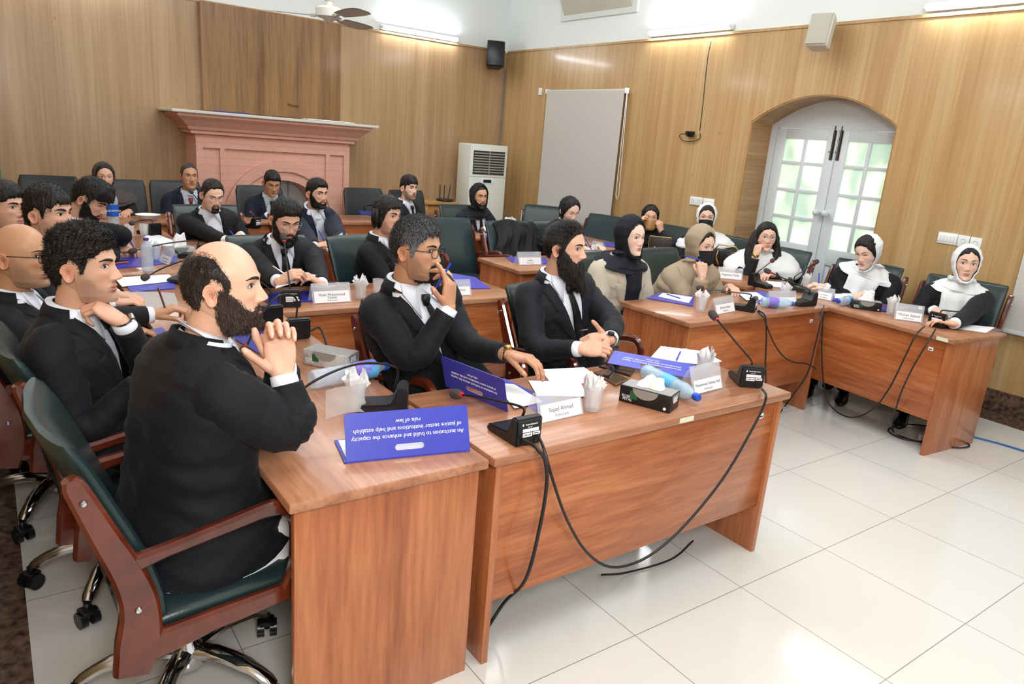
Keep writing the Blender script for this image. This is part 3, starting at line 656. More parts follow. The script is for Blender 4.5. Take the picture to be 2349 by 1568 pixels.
def head_map(d, K):
    """unit directions -> head surface (x left, y forward, z up), metres for a 0.236 m head"""
    fem = K.get('fem', 0); wd = K.get('wide', 1.0)
    x, y, z = d[:, 0].copy(), d[:, 1].copy(), d[:, 2].copy()
    rho = np.sqrt(np.maximum(1-z*z, 1e-9)); rn = np.where(z < 0, rho**.62, rho**.95)
    ux, uy = x/rho, y/rho
    Z = z*np.where(z < 0, .118, .120)
    # horizontal section, a little squarer than an ellipse
    sq = np.maximum(np.abs(ux)**2.3+np.abs(uy)**2.3, 1e-3)**(-1/2.3)
    jaw = K.get('jaw', 1.0)*(1-.06*fem)
    a = np.interp(Z, [-.118, -.105, -.085, -.06, -.03, 0, .05, .12], [.034*jaw, .046*jaw, .058*jaw, .064*jaw, .069, .0725, .077, .077])*wd
    yf = np.interp(Z, [-.118, -.108, -.095, -.075, -.05, -.03, .0, .03, .06, .09, .12], [.080, .088, .089, .085, .086, .086, .086, .092, .095, .096, .096])
    yb = np.interp(Z, [-.118, -.08, -.05, -.02, .03, .12], [.01, .045, .075, .092, .104, .100])
    rr = np.where(Z < 0, np.where(uy > 0, ss(z, -1.0, -.90)**.45*.999+.001, rho**.55), rn)
    X = a*ux*sq*rr; Y = np.where(uy > 0, yf, yb)*uy*sq*rr
    top = ss(Z, .03, .12); 
    f = ss(Y, .015, .05); ax_ = np.abs(X)
    nl = K.get('nose', 1.0); D = 0
    D = D+.0045*(1-.7*fem)*G(ax_, Z, .022, .029, .020, .008)+.002*G(X, Z, 0, .028, .02, .012)
    D = D-.0105*G(ax_, Z, .031, .010, .0145, .0115)-.004*G(ax_, Z, .012, .012, .006, .01)
    D = D-.010*ss(ax_, .045, .075)*G(X*0, Z, 0, .012, 1, .035)
    h = np.interp(Z, [-.046, -.040, -.034, -.029, -.022, -.005, .008, .018, .03], [0, .004, .0185, .0235, .0225, .013, .0065, .003, 0])*nl
    sg = np.interp(Z, [-.04, -.028, -.01, .01, .02], [.0125, .0115, .0085, .007, .009])
    D = D+h*np.exp(-(ax_/sg)**2.4)+.0085*nl*G(ax_, Z, .0135, -.0325, .0055, .0062)
    D = D-.003*G(ax_, Z, .023, -.045, .005, .012)+.0045*G(ax_, Z, .043, -.014, .018, .014)
    mo = K.get('lip', 1.0)
    D = D-.002*G(ax_, Z, .0, -.048, .004, .006)+.0055*mo*(1-.35*fem)*G(ax_, Z, .004, -.0565, .018, .0038)+.0068*mo*(1-.3*fem)*G(X, Z, 0, -.0675, .0155, .0045)-.0045*G(X, Z, 0, -.0620, .021, .0014)
    D = D+.003*G(X, Z, 0, -.062, .03, .016)-.0045*G(X, Z, 0, -.0785, .016, .005)+.0045*G(X, Z, 0, -.098, .02, .012)
    D = D-.004*G(ax_, Z, .048, -.055, .012, .022)*K.get('gaunt', .6)
    return np.stack([X, Y+D*f, Z], 1)
def mk(name, vs, fs, mats, parent=None, mi=None, cols=None, smooth=True):
    me = bpy.data.meshes.new(name); vs = np.asarray(vs, float)
    me.from_pydata(vs.tolist(), [], [tuple(int(i) for i in f) for f in fs])
    for m in (mats if isinstance(mats, (list, tuple)) else [mats]): me.materials.append(m)
    if mi is not None: me.polygons.foreach_set('material_index', [int(i) for i in mi])
    if smooth: me.polygons.foreach_set('use_smooth', [True]*len(me.polygons))
    if cols is not None:
        ca = me.color_attributes.new('col', 'FLOAT_COLOR', 'POINT'); ca.data.foreach_set('color', np.asarray(cols, np.float32).ravel())
    me.update(); o = bpy.data.objects.new(name, me); COL.objects.link(o)
    if parent: o.parent = parent
    return o
class Geo:
    """accumulates numpy geometry in world space"""
    def __init__(s): s.v = []; s.f = []; s.m = []; s.n = 0; s.c = []
    def add(s, v, f, mi=0, c=None):
        v = np.asarray(v, float); s.f += [tuple(i+s.n for i in q) for q in f]; s.m += [mi]*len(f); s.v.append(v); s.n += len(v)
        s.c.append(np.tile(np.array(c if c is not None else (1, 1, 1, 1), float), (len(v), 1)) if c is None or np.ndim(c) == 1 else c)
    def V(s): return np.concatenate(s.v)
    def build(s, name, mats, parent=None, cols=False, smooth=True):
        return mk(name, s.V(), s.f, mats, parent, s.m, np.concatenate(s.c) if cols else None, smooth)
def gridf(nu, nv, wrap=False, cap=False):
    f = []
    for i in range(nu-1):
        for j in range(nv if wrap else nv-1):
            k = (j+1) % nv; f.append((i*nv+j, i*nv+k, (i+1)*nv+k, (i+1)*nv+j))
    if cap: f += [tuple(range(nv))[::-1], tuple(range((nu-1)*nv, nu*nv))]
    return f
def nrm(v): v = np.asarray(v, float); return v/max(np.linalg.norm(v), 1e-9)
def spline(pts, n):
    P = np.asarray(pts, float); P = np.vstack([2*P[0]-P[1], P, 2*P[-1]-P[-2]]); m = len(P)-3; out = []
    for k in range(n):
        t = k/(n-1)*m; i = min(int(t), m-1); t -= i; a, b, c, d = P[i:i+4]
        out.append(.5*(2*b+(c-a)*t+(2*a-5*b+4*c-d)*t*t+(3*b-a-3*c+d)*t**3))
    return np.array(out)
def np_tube(path, rad, n=16, up=(0, 0, 1), flat=1.0, noise=None):
    path = np.asarray(path, float); m = len(path); rad = np.broadcast_to(rad, (m,)) if np.ndim(rad) < 2 else rad
    T = np.gradient(path, axis=0); T /= np.maximum(np.linalg.norm(T, axis=1)[:, None], 1e-9)
    N = np.array(up, float)
    if abs(N@T[0]) > .95: N = np.array([1., 0, 0])
    a = np.arange(n)*2*math.pi/n; V = []
    for i in range(m):
        N = N-T[i]*(N@T[i]); N = nrm(N); B = np.cross(T[i], N)
        V.append(path[i]+rad[i]*(np.cos(a)[:, None]*N+np.sin(a)[:, None]*B*flat))
    V = np.concatenate(V)
    if noise is not None: 
        ctr = np.repeat(path, n, 0); dr = V-ctr; V = ctr+dr*(1+noise(V, np.repeat(np.linspace(0, 1, m), n), np.tile(a, m)))[:, None]
    return V, gridf(m, n, True, True)
def remesh(g, vox, smooth=2):
    """one continuous surface from overlapping volumes"""
    o = g.build('tmp', M_paper); md = o.modifiers.new('r', 'REMESH'); md.mode = 'VOXEL'; md.voxel_size = vox
    if smooth: sm = o.modifiers.new('s', 'SMOOTH'); sm.iterations = smooth; sm.factor = .5
    dg = bpy.context.evaluated_depsgraph_get(); me = bpy.data.meshes.new_from_object(o.evaluated_get(dg))
    v = np.empty(len(me.vertices)*3); me.vertices.foreach_get('co', v); f = [tuple(p.vertices) for p in me.polygons]
    bpy.data.meshes.remove(me); bpy.data.objects.remove(o)
    return v.reshape(-1, 3), f
def hand_geo(g, M, side, curl, thumb=(.5, .2, .3), spread=.06, scale=1.0, fan=None, yoff=0, forearm=None):
    """M: 4x4 (numpy) frame at the wrist, x to the fingers, z back of the hand; side +1 right, -1 left.
    curl: 4 x 3 joint bends (rad) or one triple; thumb=(out angle, down angle, bend)"""
    def W(P): P = np.atleast_2d(np.asarray(P, float))*scale; P = P*np.array([1, side, 1]); return P@M[:3, :3].T+M[:3, 3]
    c = np.array(curl, float); c = np.tile(c, (4, 1)) if c.ndim == 1 else c
    # palm
    rings = []
    for x, w, t, z in ((-.015, .028, .021, 0), (.0, .029, .020, 0), (.02, .035, .020, -.002), (.045, .041, .018, -.003), (.07, .043, .016, -.002), (.088, .041, .0135, 0), (.098, .034, .010, -.001)):
        a = np.arange(16)*2*math.pi/16; rings.append(np.stack([np.full(16, x), w*np.sign(np.cos(a))*np.abs(np.cos(a))**.75+.001+yoff, t*np.sin(a)+z], 1))
    g.add(W(np.concatenate(rings)), gridf(7, 16, True, True))
    base = [(.090, .031), (.095, .0105), (.091, -.0105), (.083, -.030)]
    L = [(.043, .027, .021), (.047, .031, .022), (.043, .029, .022), (.034, .022, .020)]; Rr = [.0098, .0100, .0095, .0083]
    tips = []
    for k in range(4):
        p = np.array([base[k][0], base[k][1]+yoff, 0.]); sp = (1.5-k)*spread; th = 0; path = [p-np.array([.03, 0, 0.002]), p]; rad = [Rr[k]*1.0, Rr[k]*1.12]
        for j in range(3):
            th += c[k][j]; dv = np.array([math.cos(th)*math.cos(sp), math.cos(th)*math.sin(sp), -math.sin(th)])
            mid = p+dv*L[k][j]*.5; p = p+dv*L[k][j]; path += [mid, p]; r0 = Rr[k]*(1-.07*j); rad += [r0*.93, r0*(1.03 if j < 2 else .72)]
        nz = np.array([math.sin(th), 0, math.cos(th)]); tips.append((p-dv*.008+nz*.007, k))
        path.append(p+dv*.0035); rad.append(Rr[k]*.35)
        g.add(*_tw(W, path, rad, scale))
    to, td, tb = thumb
    p = np.array([.018, .022+yoff, -.006]); path = [p-np.array([.01, .008, 0]), p]; rad = [.014, .0155]; az = to; 
    for j, l in enumerate((.040, .032, .026)):
        dv = np.array([math.cos(az)*math.cos(td), math.sin(az)*math.cos(td), -math.sin(td)]); mid = p+dv*l*.5; p = p+dv*l
        path += [mid, p]; rad += [(.0145, .0105, .0105)[j], (.0118, .011, .0078)[j]]; az -= tb*(.6+.5*j); td += tb*.25
    path.append(p+dv*.004); rad.append(.004); g.add(*_tw(W, path, rad, scale)); tips.append((p-dv*.010+np.array([0, .6, .8])*.006, 4))
    if forearm is not None:
        w0 = W([0, 0, 0])[0]; e = np.asarray(forearm, float); ax = nrm(e-w0); v, f = np_tube([W([.01, 0, 0])[0], w0, w0+ax*.04, w0+ax*.10, w0+ax*.15], [.024*scale, .026*scale, .028*scale, .033*scale, .035*scale], 16, up=M[:3, 2], flat=1.18); g.add(v, f)
    return [(W(t)[0], k) for t, k in tips]
def _tw(W, path, rad, sc):
    return np_tube(W(path), np.array(rad)*sc, 10, up=(.3, .2, .9))
SKIN = {'fair': 'e8c0a8', 'mid': 'dcae94', 'tan': 'c69776', 'dark': 'a8714f', 'pale': 'f0cdb9', 'pink': 'dfb39a'}
def skinmat(): return mat('skin', 'd09a78', .42, vcol=True, sss=.12, bump=(350, .05), spec=.4)
def Mh(hexc, rough=.45): return mat('hair_'+hexc, hexc, rough, bump=(90, .9, (1, 1, .25)), spec=.45)
def cloth(hexc, b=.12, rough=.8, sheen=.15): return mat('cloth_'+hexc, hexc, rough, bump=(350, b), sheen=sheen)
M_suit = mat('black_suit', '13151b', .75, bump=(420, .12), sheen=.03, spec=.3); M_suit2 = mat('charcoal_suit', '181a20', .72, bump=(420, .12), sheen=.04, spec=.3); M_navy = mat('navy_suit', '141a2e', .72, bump=(420, .12), sheen=.04, spec=.3)
M_shirt = mat('white_shirt', 'eaf0fb', .75, bump=(400, .1)); M_shirtb = mat('pale_blue_shirt', 'cfe0ee', .75, bump=(400, .1))
M_tie = mat('black_tie', '0e0f13', .42, bump=(250, .15)); M_eyew = mat('eye', 'ffffff', .12, vcol=True); M_lash = mat('lash', '150f0d', .6)
M_shoe = mat('black_shoe', '121214', .25)
M_skin = skinmat()
def Rz(a): c, s = math.cos(a), math.sin(a); return np.array([[c, -s, 0], [s, c, 0], [0, 0, 1]])
def Rx(a): c, s = math.cos(a), math.sin(a); return np.array([[1, 0, 0], [0, c, -s], [0, s, c]])
def Ry(a): c, s = math.cos(a), math.sin(a); return np.array([[c, 0, s], [0, 1, 0], [-s, 0, c]])
def psi(u): return math.degrees(YAW)-math.degrees(math.atan((u-1174.5)/F_PX))
def campt(u, v, depth): return ray(u, v)*depth+np.array([0, 0, CAM_H])
def basis(u, v):
    """image right, up, towards the camera at that pixel"""
    c = -nrm(ray(u, v)); r = nrm(np.cross(np.array([0, 0, 1.]), c)); return np.array([r, np.cross(c, r), c])
def hlift(P, dirs, thick, droop=None): return P+dirs*thick[:, None]
def torso_frame(Pp, Nn, yaw):
    """spine points and frames: s in 0..1 hip to neck base"""
    fwd = np.array([math.cos(yaw), math.sin(yaw), 0]); mid = (Pp+Nn)/2-fwd*.02
    return fwd, mid
class Torso:
    sA = [-.2, -.08, 0, .25, .5, .70, .80, .87, .925, .965, 1.0, 1.05]
    A = [.215, .21, .20, .178, .188, .204, .203, .188, .155, .112, .080, .066]
    B = [.165, .155, .145, .128, .132, .128, .117, .103, .088, .076, .066, .060]
    def __init__(s, Pp, Nn, yaw, w=1.0, d=1.0, A=None, B=None, shrug=0):
        s.P, s.N = Pp, Nn; s.f = np.array([math.cos(yaw), math.sin(yaw), 0.]); s.w, s.d = w, d
        s.mid = (Pp*.5+Nn*.5)-s.f*.025; s.A_ = A or s.A; s.B_ = B or s.B
    def c(s, t): t = np.asarray(t, float)[..., None]; return (1-t)**2*s.P+2*t*(1-t)*(2*s.mid-.5*s.P-.5*s.N)+t*t*s.N
    def pt(s, th, t, off=0.0):
        """theta 0 = front, positive to the wearer's left"""
        th, t = np.broadcast_arrays(np.asarray(th, float), np.asarray(t, float)); c = s.c(t); ax = s.c(t+.01)-s.c(t-.01); ax = ax/np.linalg.norm(ax, axis=-1)[..., None]
        side = np.cross(ax, s.f); side = -side/np.linalg.norm(side, axis=-1)[..., None]*-1
        fr = np.cross(side, ax); 
        a = np.interp(t, s.sA, s.A_)*s.w+off; b = np.interp(t, s.sA, s.B_)*s.d+off; e = .86
        sx = np.sign(np.sin(th))*np.abs(np.sin(th))**e; cy = np.sign(np.cos(th))*np.abs(np.cos(th))**e
        return c+side*(a*sx)[..., None]+fr*(b*cy)[..., None]
    def thx(s, x, t): 
        a = np.interp(t, s.sA, s.A_)*s.w; return np.arcsin(np.clip(np.abs(x)/a, 0, 1)**(1/.86))*np.sign(x)
    def side(s): return np.array([-s.f[1], s.f[0], 0])
    def sh(s, k): # shoulder joint k=+1 left, -1 right
        return s.c(np.array(.80))+s.side()*k*.160*s.w
def ik(S, W, hint, l1=.285, l2=.255):
    d = W-S; L = np.linalg.norm(d); l = min(L, (l1+l2)*.995)
    if L > l1+l2: k = L/(l1+l2)*1.002; l1, l2 = l1*k, l2*k; l = L
    a = (l1*l1-l2*l2+l*l)/(2*l); h = math.sqrt(max(l1*l1-a*a, 0)); n = nrm(d); p = np.asarray(hint, float)-S; p = nrm(p-n*(p@n))
    return S+n*a+p*h
def person(label, u, v, y=None, x=None, dep=None, dl=0, pit=0, rol=0, seat=(0, 0), tor=0, K=None, near=0, top='suit', arms=None, size=1.0, **O):
    """u,v: photo position of the head centre, with one room coordinate; dl: turn of the face from the viewer (90 = profile to the right)"""
    K = dict(K or {}); fem = K.get('fem', 0)
    if fem: K.setdefault('nose', .80); K.setdefault('jaw', .86); K.setdefault('browa', .3); K.setdefault('eye', 1.3); K.setdefault('gaunt', .1); K.setdefault('brow', .62); K.setdefault('browz', .003)
    H = np.array(onx(u, v, x) if x is not None else (ony(u, v, y) if y is not None else campt(u, v, dep))); depth = float((H-np.array([0, 0, CAM_H]))@_f)
    LAST[0] = depth
    yaw = R(psi(u)-180+dl); HR = Rz(yaw-math.pi/2)@Rx(R(pit))@Ry(R(rol))   # head local y forward
    sc = size
    def HW(P): return (np.asarray(P)*sc)@HR.T+H
    fwd = np.array([math.cos(yaw), math.sin(yaw), 0])
    body = bpy.data.objects.new('person', None)  # replaced below
    bpy.data.objects.remove(body)
    n = (56, 34, 22)[2-near] if near < 3 else 64
    n = {0: 34, 1: 60, 2: 72}[near]
    d, F = cs(n); P = head_map(d, K)
    # ---- skin colour by place on the face
    base = np.array(C(SKIN[K.get('skin', 'mid')])); N_ = len(P); X, Yv, Z = P.T; ax_ = np.abs(X); fr = ss(Yv, .02, .05)
    col = np.tile(base, (N_, 1))
    def blend(m, c, k=1): 
        nonlocal col; m = (np.clip(m, 0, 1)*k)[:, None]; col = col*(1-m)+np.array(c)*m
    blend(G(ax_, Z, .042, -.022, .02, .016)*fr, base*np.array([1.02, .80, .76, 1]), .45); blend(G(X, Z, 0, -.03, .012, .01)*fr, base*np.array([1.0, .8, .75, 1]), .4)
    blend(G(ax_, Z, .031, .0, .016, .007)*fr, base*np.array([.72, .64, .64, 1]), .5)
    lipc = C(K.get('lipc', 'b06a5e')); zc = np.where(Z > -.062, (Z+.0565)/.0055, (Z+.0672)/.0058); lm = 1-ss(np.sqrt((X/(.0235-.003*fem))**2+zc**2*np.where(np.abs(Z+.062) < .001, .2, 1)), .75, 1.15); blend(lm*fr, lipc, .85)
    blend(G(X, Z, 0, -.0618, .021, .0012)*fr, C('6a3a34'), .75)
    # beard region value
    ub = np.interp(ax_, [0, .016, .024, .034, .05, .062, .075], [-.0455, -.0455, -.049, -.058, -.045, -.018, .012]); reg = ss(ub-Z, -.004, .008)*ss(Yv, -.012, .006)
    lips = ss(np.sqrt((X/.021)**2+((Z+.0625)/.0095)**2), .85, 1.15)
    must = ss(-np.abs(Z+.0505)+.0055, -.002, .003)*ss(.034-ax_, 0, .008)*ss(Yv, .05, .07)
    if K.get('stub'):
        rg = ss(ub-Z, -.006, .022)*ss(Yv, -.03, .03)*lips*np.where(Z > -.053, np.maximum(must, ss(ax_, .02, .03)), 1)*(.92+.08*sn(P, (300, 330, 370), 10, 2))
        blend(rg*ss(-Z, -.03, .05), C(K.get('stubc', '3a2e2a')), K['stub'])
    gB = Geo(); g = Geo()
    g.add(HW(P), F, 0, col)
    # ears
    if K.get('ears', 1):
        for s in (-1, 1):
            def ear(i, j, nu, nv):
                a = 2*math.pi*j/nv; r = i/(nu-1); ez = .031*math.cos(a)*r-.002-.002*r; ey = (.0165 if math.sin(a) > 0 else .0195)*(-math.sin(a))*r*(1.1 if math.cos(a) > 0 else .8)
                rim = .005*math.exp(-((r-.88)/.12)**2)-.006*math.exp(-(r/.35)**2)+.0035*math.exp(-((r-.58)/.09)**2)*(1 if abs(math.cos(a)-.2) < .8 else .3)
                out = .004+(-ey+.012)*.42+rim if r < 1 else -.004+(-ey+.012)*.3
                return (s*(.0715*K.get('wide', 1)+out), -.014+ey-.1*ez, .0+ez-.004)
            nu, nv = (11, 22) if near == 2 else (7, 12)
            vs = np.array([ear(i, j, nu, nv) for i in range(nu) for j in range(nv)]); vs = np.concatenate([vs, [(s*(.067), -.014+q[1]*0+(q[1]+.014)*.75, q[2]*.8) for q in vs[-nv:]]])
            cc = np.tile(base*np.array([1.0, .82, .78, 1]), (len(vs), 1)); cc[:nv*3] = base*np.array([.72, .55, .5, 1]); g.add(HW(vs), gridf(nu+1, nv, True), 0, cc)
    # ---- torso
    ty = R(tor); tf = np.array([math.cos(ty), math.sin(ty), 0])
    neck_top = HW([0, -.030, -.07]); Nn = neck_top*.8+(H-tf*.05)*.2; Nn = np.array([neck_top[0], neck_top[1], H[2]])-tf*(.012)+np.array([0, 0, -.142*sc])+np.array([O.get('nx', 0), O.get('ny', 0), O.get('nz', 0)])
    if pit < -8: Nn = Nn-fwd*.03+np.array([0, 0, .012])
    Pp = np.array([seat[0], seat[1], min(.56, Nn[2]-.47)])+tf*O.get('fw', .0)
    W_ = O.get('w', .93 if fem else 1.0); D_ = O.get('d', .95 if fem else 1.0)
    T = Torso(Pp, Nn, ty, W_, D_, B=O.get('B'))
    nk, f_ = np_tube(spline([HW([0, -.020, -.01]), HW([0, -.022, -.06]), (neck_top*.5+Nn*.5)+np.array([0, 0, 0]), T.c(np.array(.95)), T.c(np.array(.86))], 9), np.interp(np.linspace(0, 1, 9), [0, .45, .8, 1], np.array([.058, .055, .057, .05])*(1-.1*fem))*K.get('neckw', 1), 20)
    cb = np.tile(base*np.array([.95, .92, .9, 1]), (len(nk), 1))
    if K.get('chest'): pass
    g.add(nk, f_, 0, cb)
    th = np.linspace(0, 2*math.pi, 21)[:-1]; tt = np.linspace(-.05, .99, 12)
    core = np.concatenate([T.pt(th, q, -.038) for q in tt]); g.add(core, gridf(12, 20, True, True), 0, base)
    # ---- arms
    arms = arms or {}; sleeveS = []; tips_all = []
    hinfo = {}
    for key, k in (('L', 1), ('R', -1)):
        Sh = T.sh(k); A = arms.get(key)
        if A is None:
            Wr = T.c(np.array(.12))+tf*.34+T.side()*k*.09; A = {'w': (u, v, 0), 'dflt': 1, 'curl': (.5, .6, .4)}
            if O.get('ontable', 1): Wr[2] = .79
            hint = Sh+T.side()*k*.25-tf*.05-np.array([0, 0, .4]); hd = nrm(tf-T.side()*k*.5); hn = np.array([0, 0, 1.])
        else:
            Wr = campt(A['w'][0], A['w'][1], depth+A['w'][2]) if 'z' not in A else np.array(atz(A['w'][0], A['w'][1], A['z'])); B_ = basis(A['w'][0], A['w'][1])
            hd = nrm(np.array(A.get('hd', (1, 0, 0)))@B_); hn = nrm(np.array(A.get('hn', (0, 1, 0)))@B_)
            if 'e' in A: hint = campt(A['e'][0], A['e'][1], depth+A['e'][2])
            else: hint = Sh+T.side()*k*.2-np.array([0, 0, .4])
        El = ik(Sh, Wr, hint) if not (A and A.get('free')) else hint
        if A.get('free'): El = hint
        # nudges to the surface colour of the arm skin
        v_, f_ = np_tube(spline([Sh-T.side()*k*.03-np.array([0, 0, .03]), Sh-np.array([0, 0, .01]), Sh*.6+El*.4, El-nrm(El-Sh)*.055, El+nrm(Wr-El)*.055, (El+Wr)/2, Wr], 24), np.interp(np.linspace(0, 1, 24), [0, .17, .4, .6, .8, 1], [.02, .035, .036, .032, .034, .024]), 12); g.add(v_, f_, 0, base)
        if A.get('hand', 1) and A.get('w'):
            z = hn-hd*(hn@hd); z = nrm(z); M = np.eye(4); M[:3, 0] = hd; M[:3, 1] = np.cross(z, hd); M[:3, 2] = z; M[:3, 3] = Wr
            gh = Geo(); tips = hand_geo(gh, M, 1 if key == 'R' else -1, A.get('curl', (.5, .6, .4)), A.get('th', (.6, .2, .2)), A.get('spread', .05), A.get('s', 1.0)*(.9 if fem else 1.0), yoff=A.get('yoff', 0), forearm=El)
            hv, hf = remesh(gh, {0: .0042, 1: .0034, 2: .0024}[near], 2 if near else 1)
            hc = np.tile(base*np.array([.97, .93, .92, 1]), (len(hv), 1))
            if near == 2:
                nn = sn(hv, (60, 60, 60), 6, 3)[:, None]; hc[:, :3] *= (1+.05*nn)
            for tp, kk in tips:
                dd = np.linalg.norm(hv-tp, axis=1); m_ = (1-ss(dd, .0045, .0075))[:, None]; hc = hc*(1-m_*.6)+np.array(C('f0cfc0'))*m_*.6
                m2 = (1-ss(dd, .012, .02))[:, None]*.25; hc = hc*(1-m2)+np.array([base[0]*1.02, base[1]*.75, base[2]*.7, 1])*m2
            g.add(hv, hf, 0, hc)
        hinfo[key] = (Sh, El, Wr, hd, A)
    # pelvis and legs of the body, under the clothes
    knees = []
    for k in (1, -1):
        hip = Pp+T.side()*k*.09-np.array([0, 0, .02]); kn = hip+tf*.43*O.get('leg', 1)+T.side()*k*.03; kn[2] = .52; an = kn+tf*.03; an[2] = .12; knees.append((hip, kn, an, k))
        v_, f_ = np_tube([hip, (hip+kn)/2, kn, (kn+an)/2, an], [.07, .06, .045, .045, .035], 10); g.add(v_, f_, 0, base)
    Vv = g.V(); o = g.build('person', M_skin, None, True); body = o
    # origin at the seat
    org = np.array([seat[0], seat[1], 0.]); o.location = org; me = o.data
    me.vertices.foreach_set('co', (Vv-org).ravel()); me.update()
    tag(o, label, 'person'); inv = Matrix.Translation(-Vector(org))
    def put(ob):
        ob.parent = body; ob.matrix_parent_inverse = inv; return ob
    # ---- eyes
    Pf = P[(Yv > .03)]
    def surf(xx, zz):
        xx = np.atleast_1d(xx); zz = np.atleast_1d(zz); d2 = (Pf[:, 0][None]-xx[:, None])**2+(Pf[:, 2][None]-zz[:, None])**2
        i = np.argsort(d2, axis=1)[:, :4]; w_ = 1/(np.take_along_axis(d2, i, 1)+1e-7); return (Pf[:, 1][i]*w_).sum(1)/w_.sum(1)
    op = K.get('eye', 1.0); gz = K.get('gaze', (0, 0))
    for s in (-1, 1):
        cx, cz, ew, eh = s*.031, .0085, .0142, .0052*op; nu, nv = (17, 13) if near == 2 else (13, 9)
        uu, vv = np.meshgrid(np.linspace(-1, 1, nu), np.linspace(-1, 1, nv), indexing='ij'); uu = uu.ravel(); vv = vv.ravel()
        env = (1-np.abs(uu)**2.2)**.8; x_ = cx+uu*ew; up_ = eh*1.15*env+.0006; lo_ = -eh*.85*env; z_ = cz+lo_+(up_-lo_)*(vv+1)/2+s*uu*.0009
        yb_ = np.interp(uu*s, [-1, 0, 1], surf([cx-s*ew, cx, cx+s*ew], [cz, cz, cz])); bul = .0034*np.sqrt(np.maximum(0, 1-(uu*.95)**2))
        y_ = yb_+.0008+bul-.0012*vv*vv
        ix = cx+gz[0]*.006+0*uu; iz = cz+.0003+gz[1]*.003; r_ = np.sqrt((x_-ix)**2+(z_-iz)**2); cc = np.tile(np.array(C('dcd6d2')), (len(uu), 1))
        m_ = (1-ss(r_, .0052, .0062))[:, None]; cc = cc*(1-m_)+np.array(C(K.get('iris', '3a2416')))*m_; m_ = (1-ss(r_, .002, .003))[:, None]; cc = cc*(1-m_)+np.array(C('060404'))*m_
        ge = Geo(); ge.add(HW(np.stack([x_, y_, z_], 1)), gridf(nu, nv), 0, cc)
        back = np.stack([x_, y_-.006, z_], 1); ge.add(HW(back), [f[::-1] for f in gridf(nu, nv)], 0, cc)
        put(ge.build('eye', M_eyew, None, True))
        gl = Geo(); t_ = np.linspace(-1, 1, 13); e_ = (1-np.abs(t_)**2.2)**.8; bb = .0034*np.sqrt(np.maximum(0, 1-(t_*.95)**2))
        yb2 = np.interp(t_*s, [-1, 0, 1], surf([cx-s*ew, cx, cx+s*ew], [cz, cz, cz]))
        v_, f_ = np_tube(HW(np.stack([cx+t_*ew*1.05, yb2+bb+.0012, cz+eh*1.15*e_+.0012], 1)), np.interp(np.abs(t_), [0, 1], [.0013, .0006])*(1.25 if fem else 1), 6); gl.add(v_, f_)
        put(gl.build('eyelash', M_lash))
        # upper lid fold in skin
        gl = Geo(); v_, f_ = np_tube(HW(np.stack([cx+t_*ew*1.15, yb2+bb*.6+.0005, cz+eh*1.15*e_+.0036+.001*(1-op)], 1)), np.interp(np.abs(t_), [0, 1], [.0022+.0012*(1-op), .001]), 6); gl.add(v_, f_, 0, base*np.array([.86, .76, .74, 1]))
        if op < .5:
            pass
        put(gl.build('eyelid', M_skin, None, True))
        # eyebrow
        t_ = np.linspace(0, 1, 12); bx_ = s*(.0115+.040*t_); bz = .0265+K.get('browz', 0)+.0065*np.sin(t_*math.pi*.75)-.0035*t_**3+K.get('browa', 0)*(t_-.3)*.01; by = surf(bx_, bz)
        gl = Geo(); v_, f_ = np_tube(HW(np.stack([bx_, by+.0004, bz], 1)), np.interp(t_, [0, .15, .6, 1], [.0024, .0036, .0030, .0008])*K.get('brow', .8 if fem else 1.0), 8, up=HR[:, 2], flat=.5); gl.add(v_, f_); put(gl.build('eyebrow', Mh(K.get('browc', '1a1311'))))
    # ---- hair shell
    def jit(i_, rng): # random point near a grid vertex
        return rng.normal(0, .0016, (len(i_), 3))
    ph = np.degrees(np.abs(np.arctan2(P[:, 0], P[:, 1]))); rad = P-np.array([0, -.01, .01]); rad /= np.linalg.norm(rad, axis=1)[:, None]
    hs = K.get('hair', 'short'); hcol = K.get('hairc', '15110f')
    if hs:
        hl = K.get('hl', .070)
        zz = [hl, hl-.003, hl-.022, .034, .02, -.018, .022, .034, -.01, -.05, -.062]; aa = [0, 28, 45, 54, 62, 72, 80, 98, 112, 135, 180]
        if hs == 'long': zz = [hl, hl-.004, hl-.02, .02, -.01, -.03, -.06, -.07, -.08, -.09, -.1]
        if hs == 'woman': zz = [hl+.014, hl+.002, hl-.026, .022, -.01, -.03, -.06, -.07, -.08, -.09, -.1]
        zh = np.interp(ph, aa, zz)+.004*sn(P, (120, 120, 10), 6, int(abs(u)) % 11)*ss(P[:, 1], -.02, .03); m_ = ss(P[:, 2]-zh, -.004, .010)
        tk = K.get('vol', .014); topb = ss(P[:, 2], .03, .1)
        thk = tk*(.30+.70*topb)
        if hs == 'woman': thk = tk*(.6+.4*topb)
        if hs == 'bald': # horseshoe of hair
            zt_ = np.interp(ph, [0, 55, 62, 75, 95, 130, 180], [-.2, -.2, .02, .055, .078, .085, .075]); m_ = m_*ss(zt_-P[:, 2], -.022, .012); thk = tk*np.ones(N_)*(.55+.45*ss(ph, 60, 110))
        hn_ = sn(np.stack([P[:, 0]+.5*P[:, 1], P[:, 1], P[:, 2]], 1), K.get('nf', (90, 60, 60)), 10, K.get('seed', 1))
        off = thk*(1+.0*hn_)*m_-.006*(1-m_)+hn_*K.get('rough', .0022)*m_
        if K.get('quiff'): off = off+K['quiff']*m_*ss(P[:, 1], .0, .07)*ss(P[:, 2], .04, .09)*(1+.4*np.clip(hn_, -1, 1))
        part = K.get('part'); 
        if part is not None: off = off-.006*np.exp(-((P[:, 0]-part)/.006)**2)*topb
        Ph = P+rad*off[:, None]
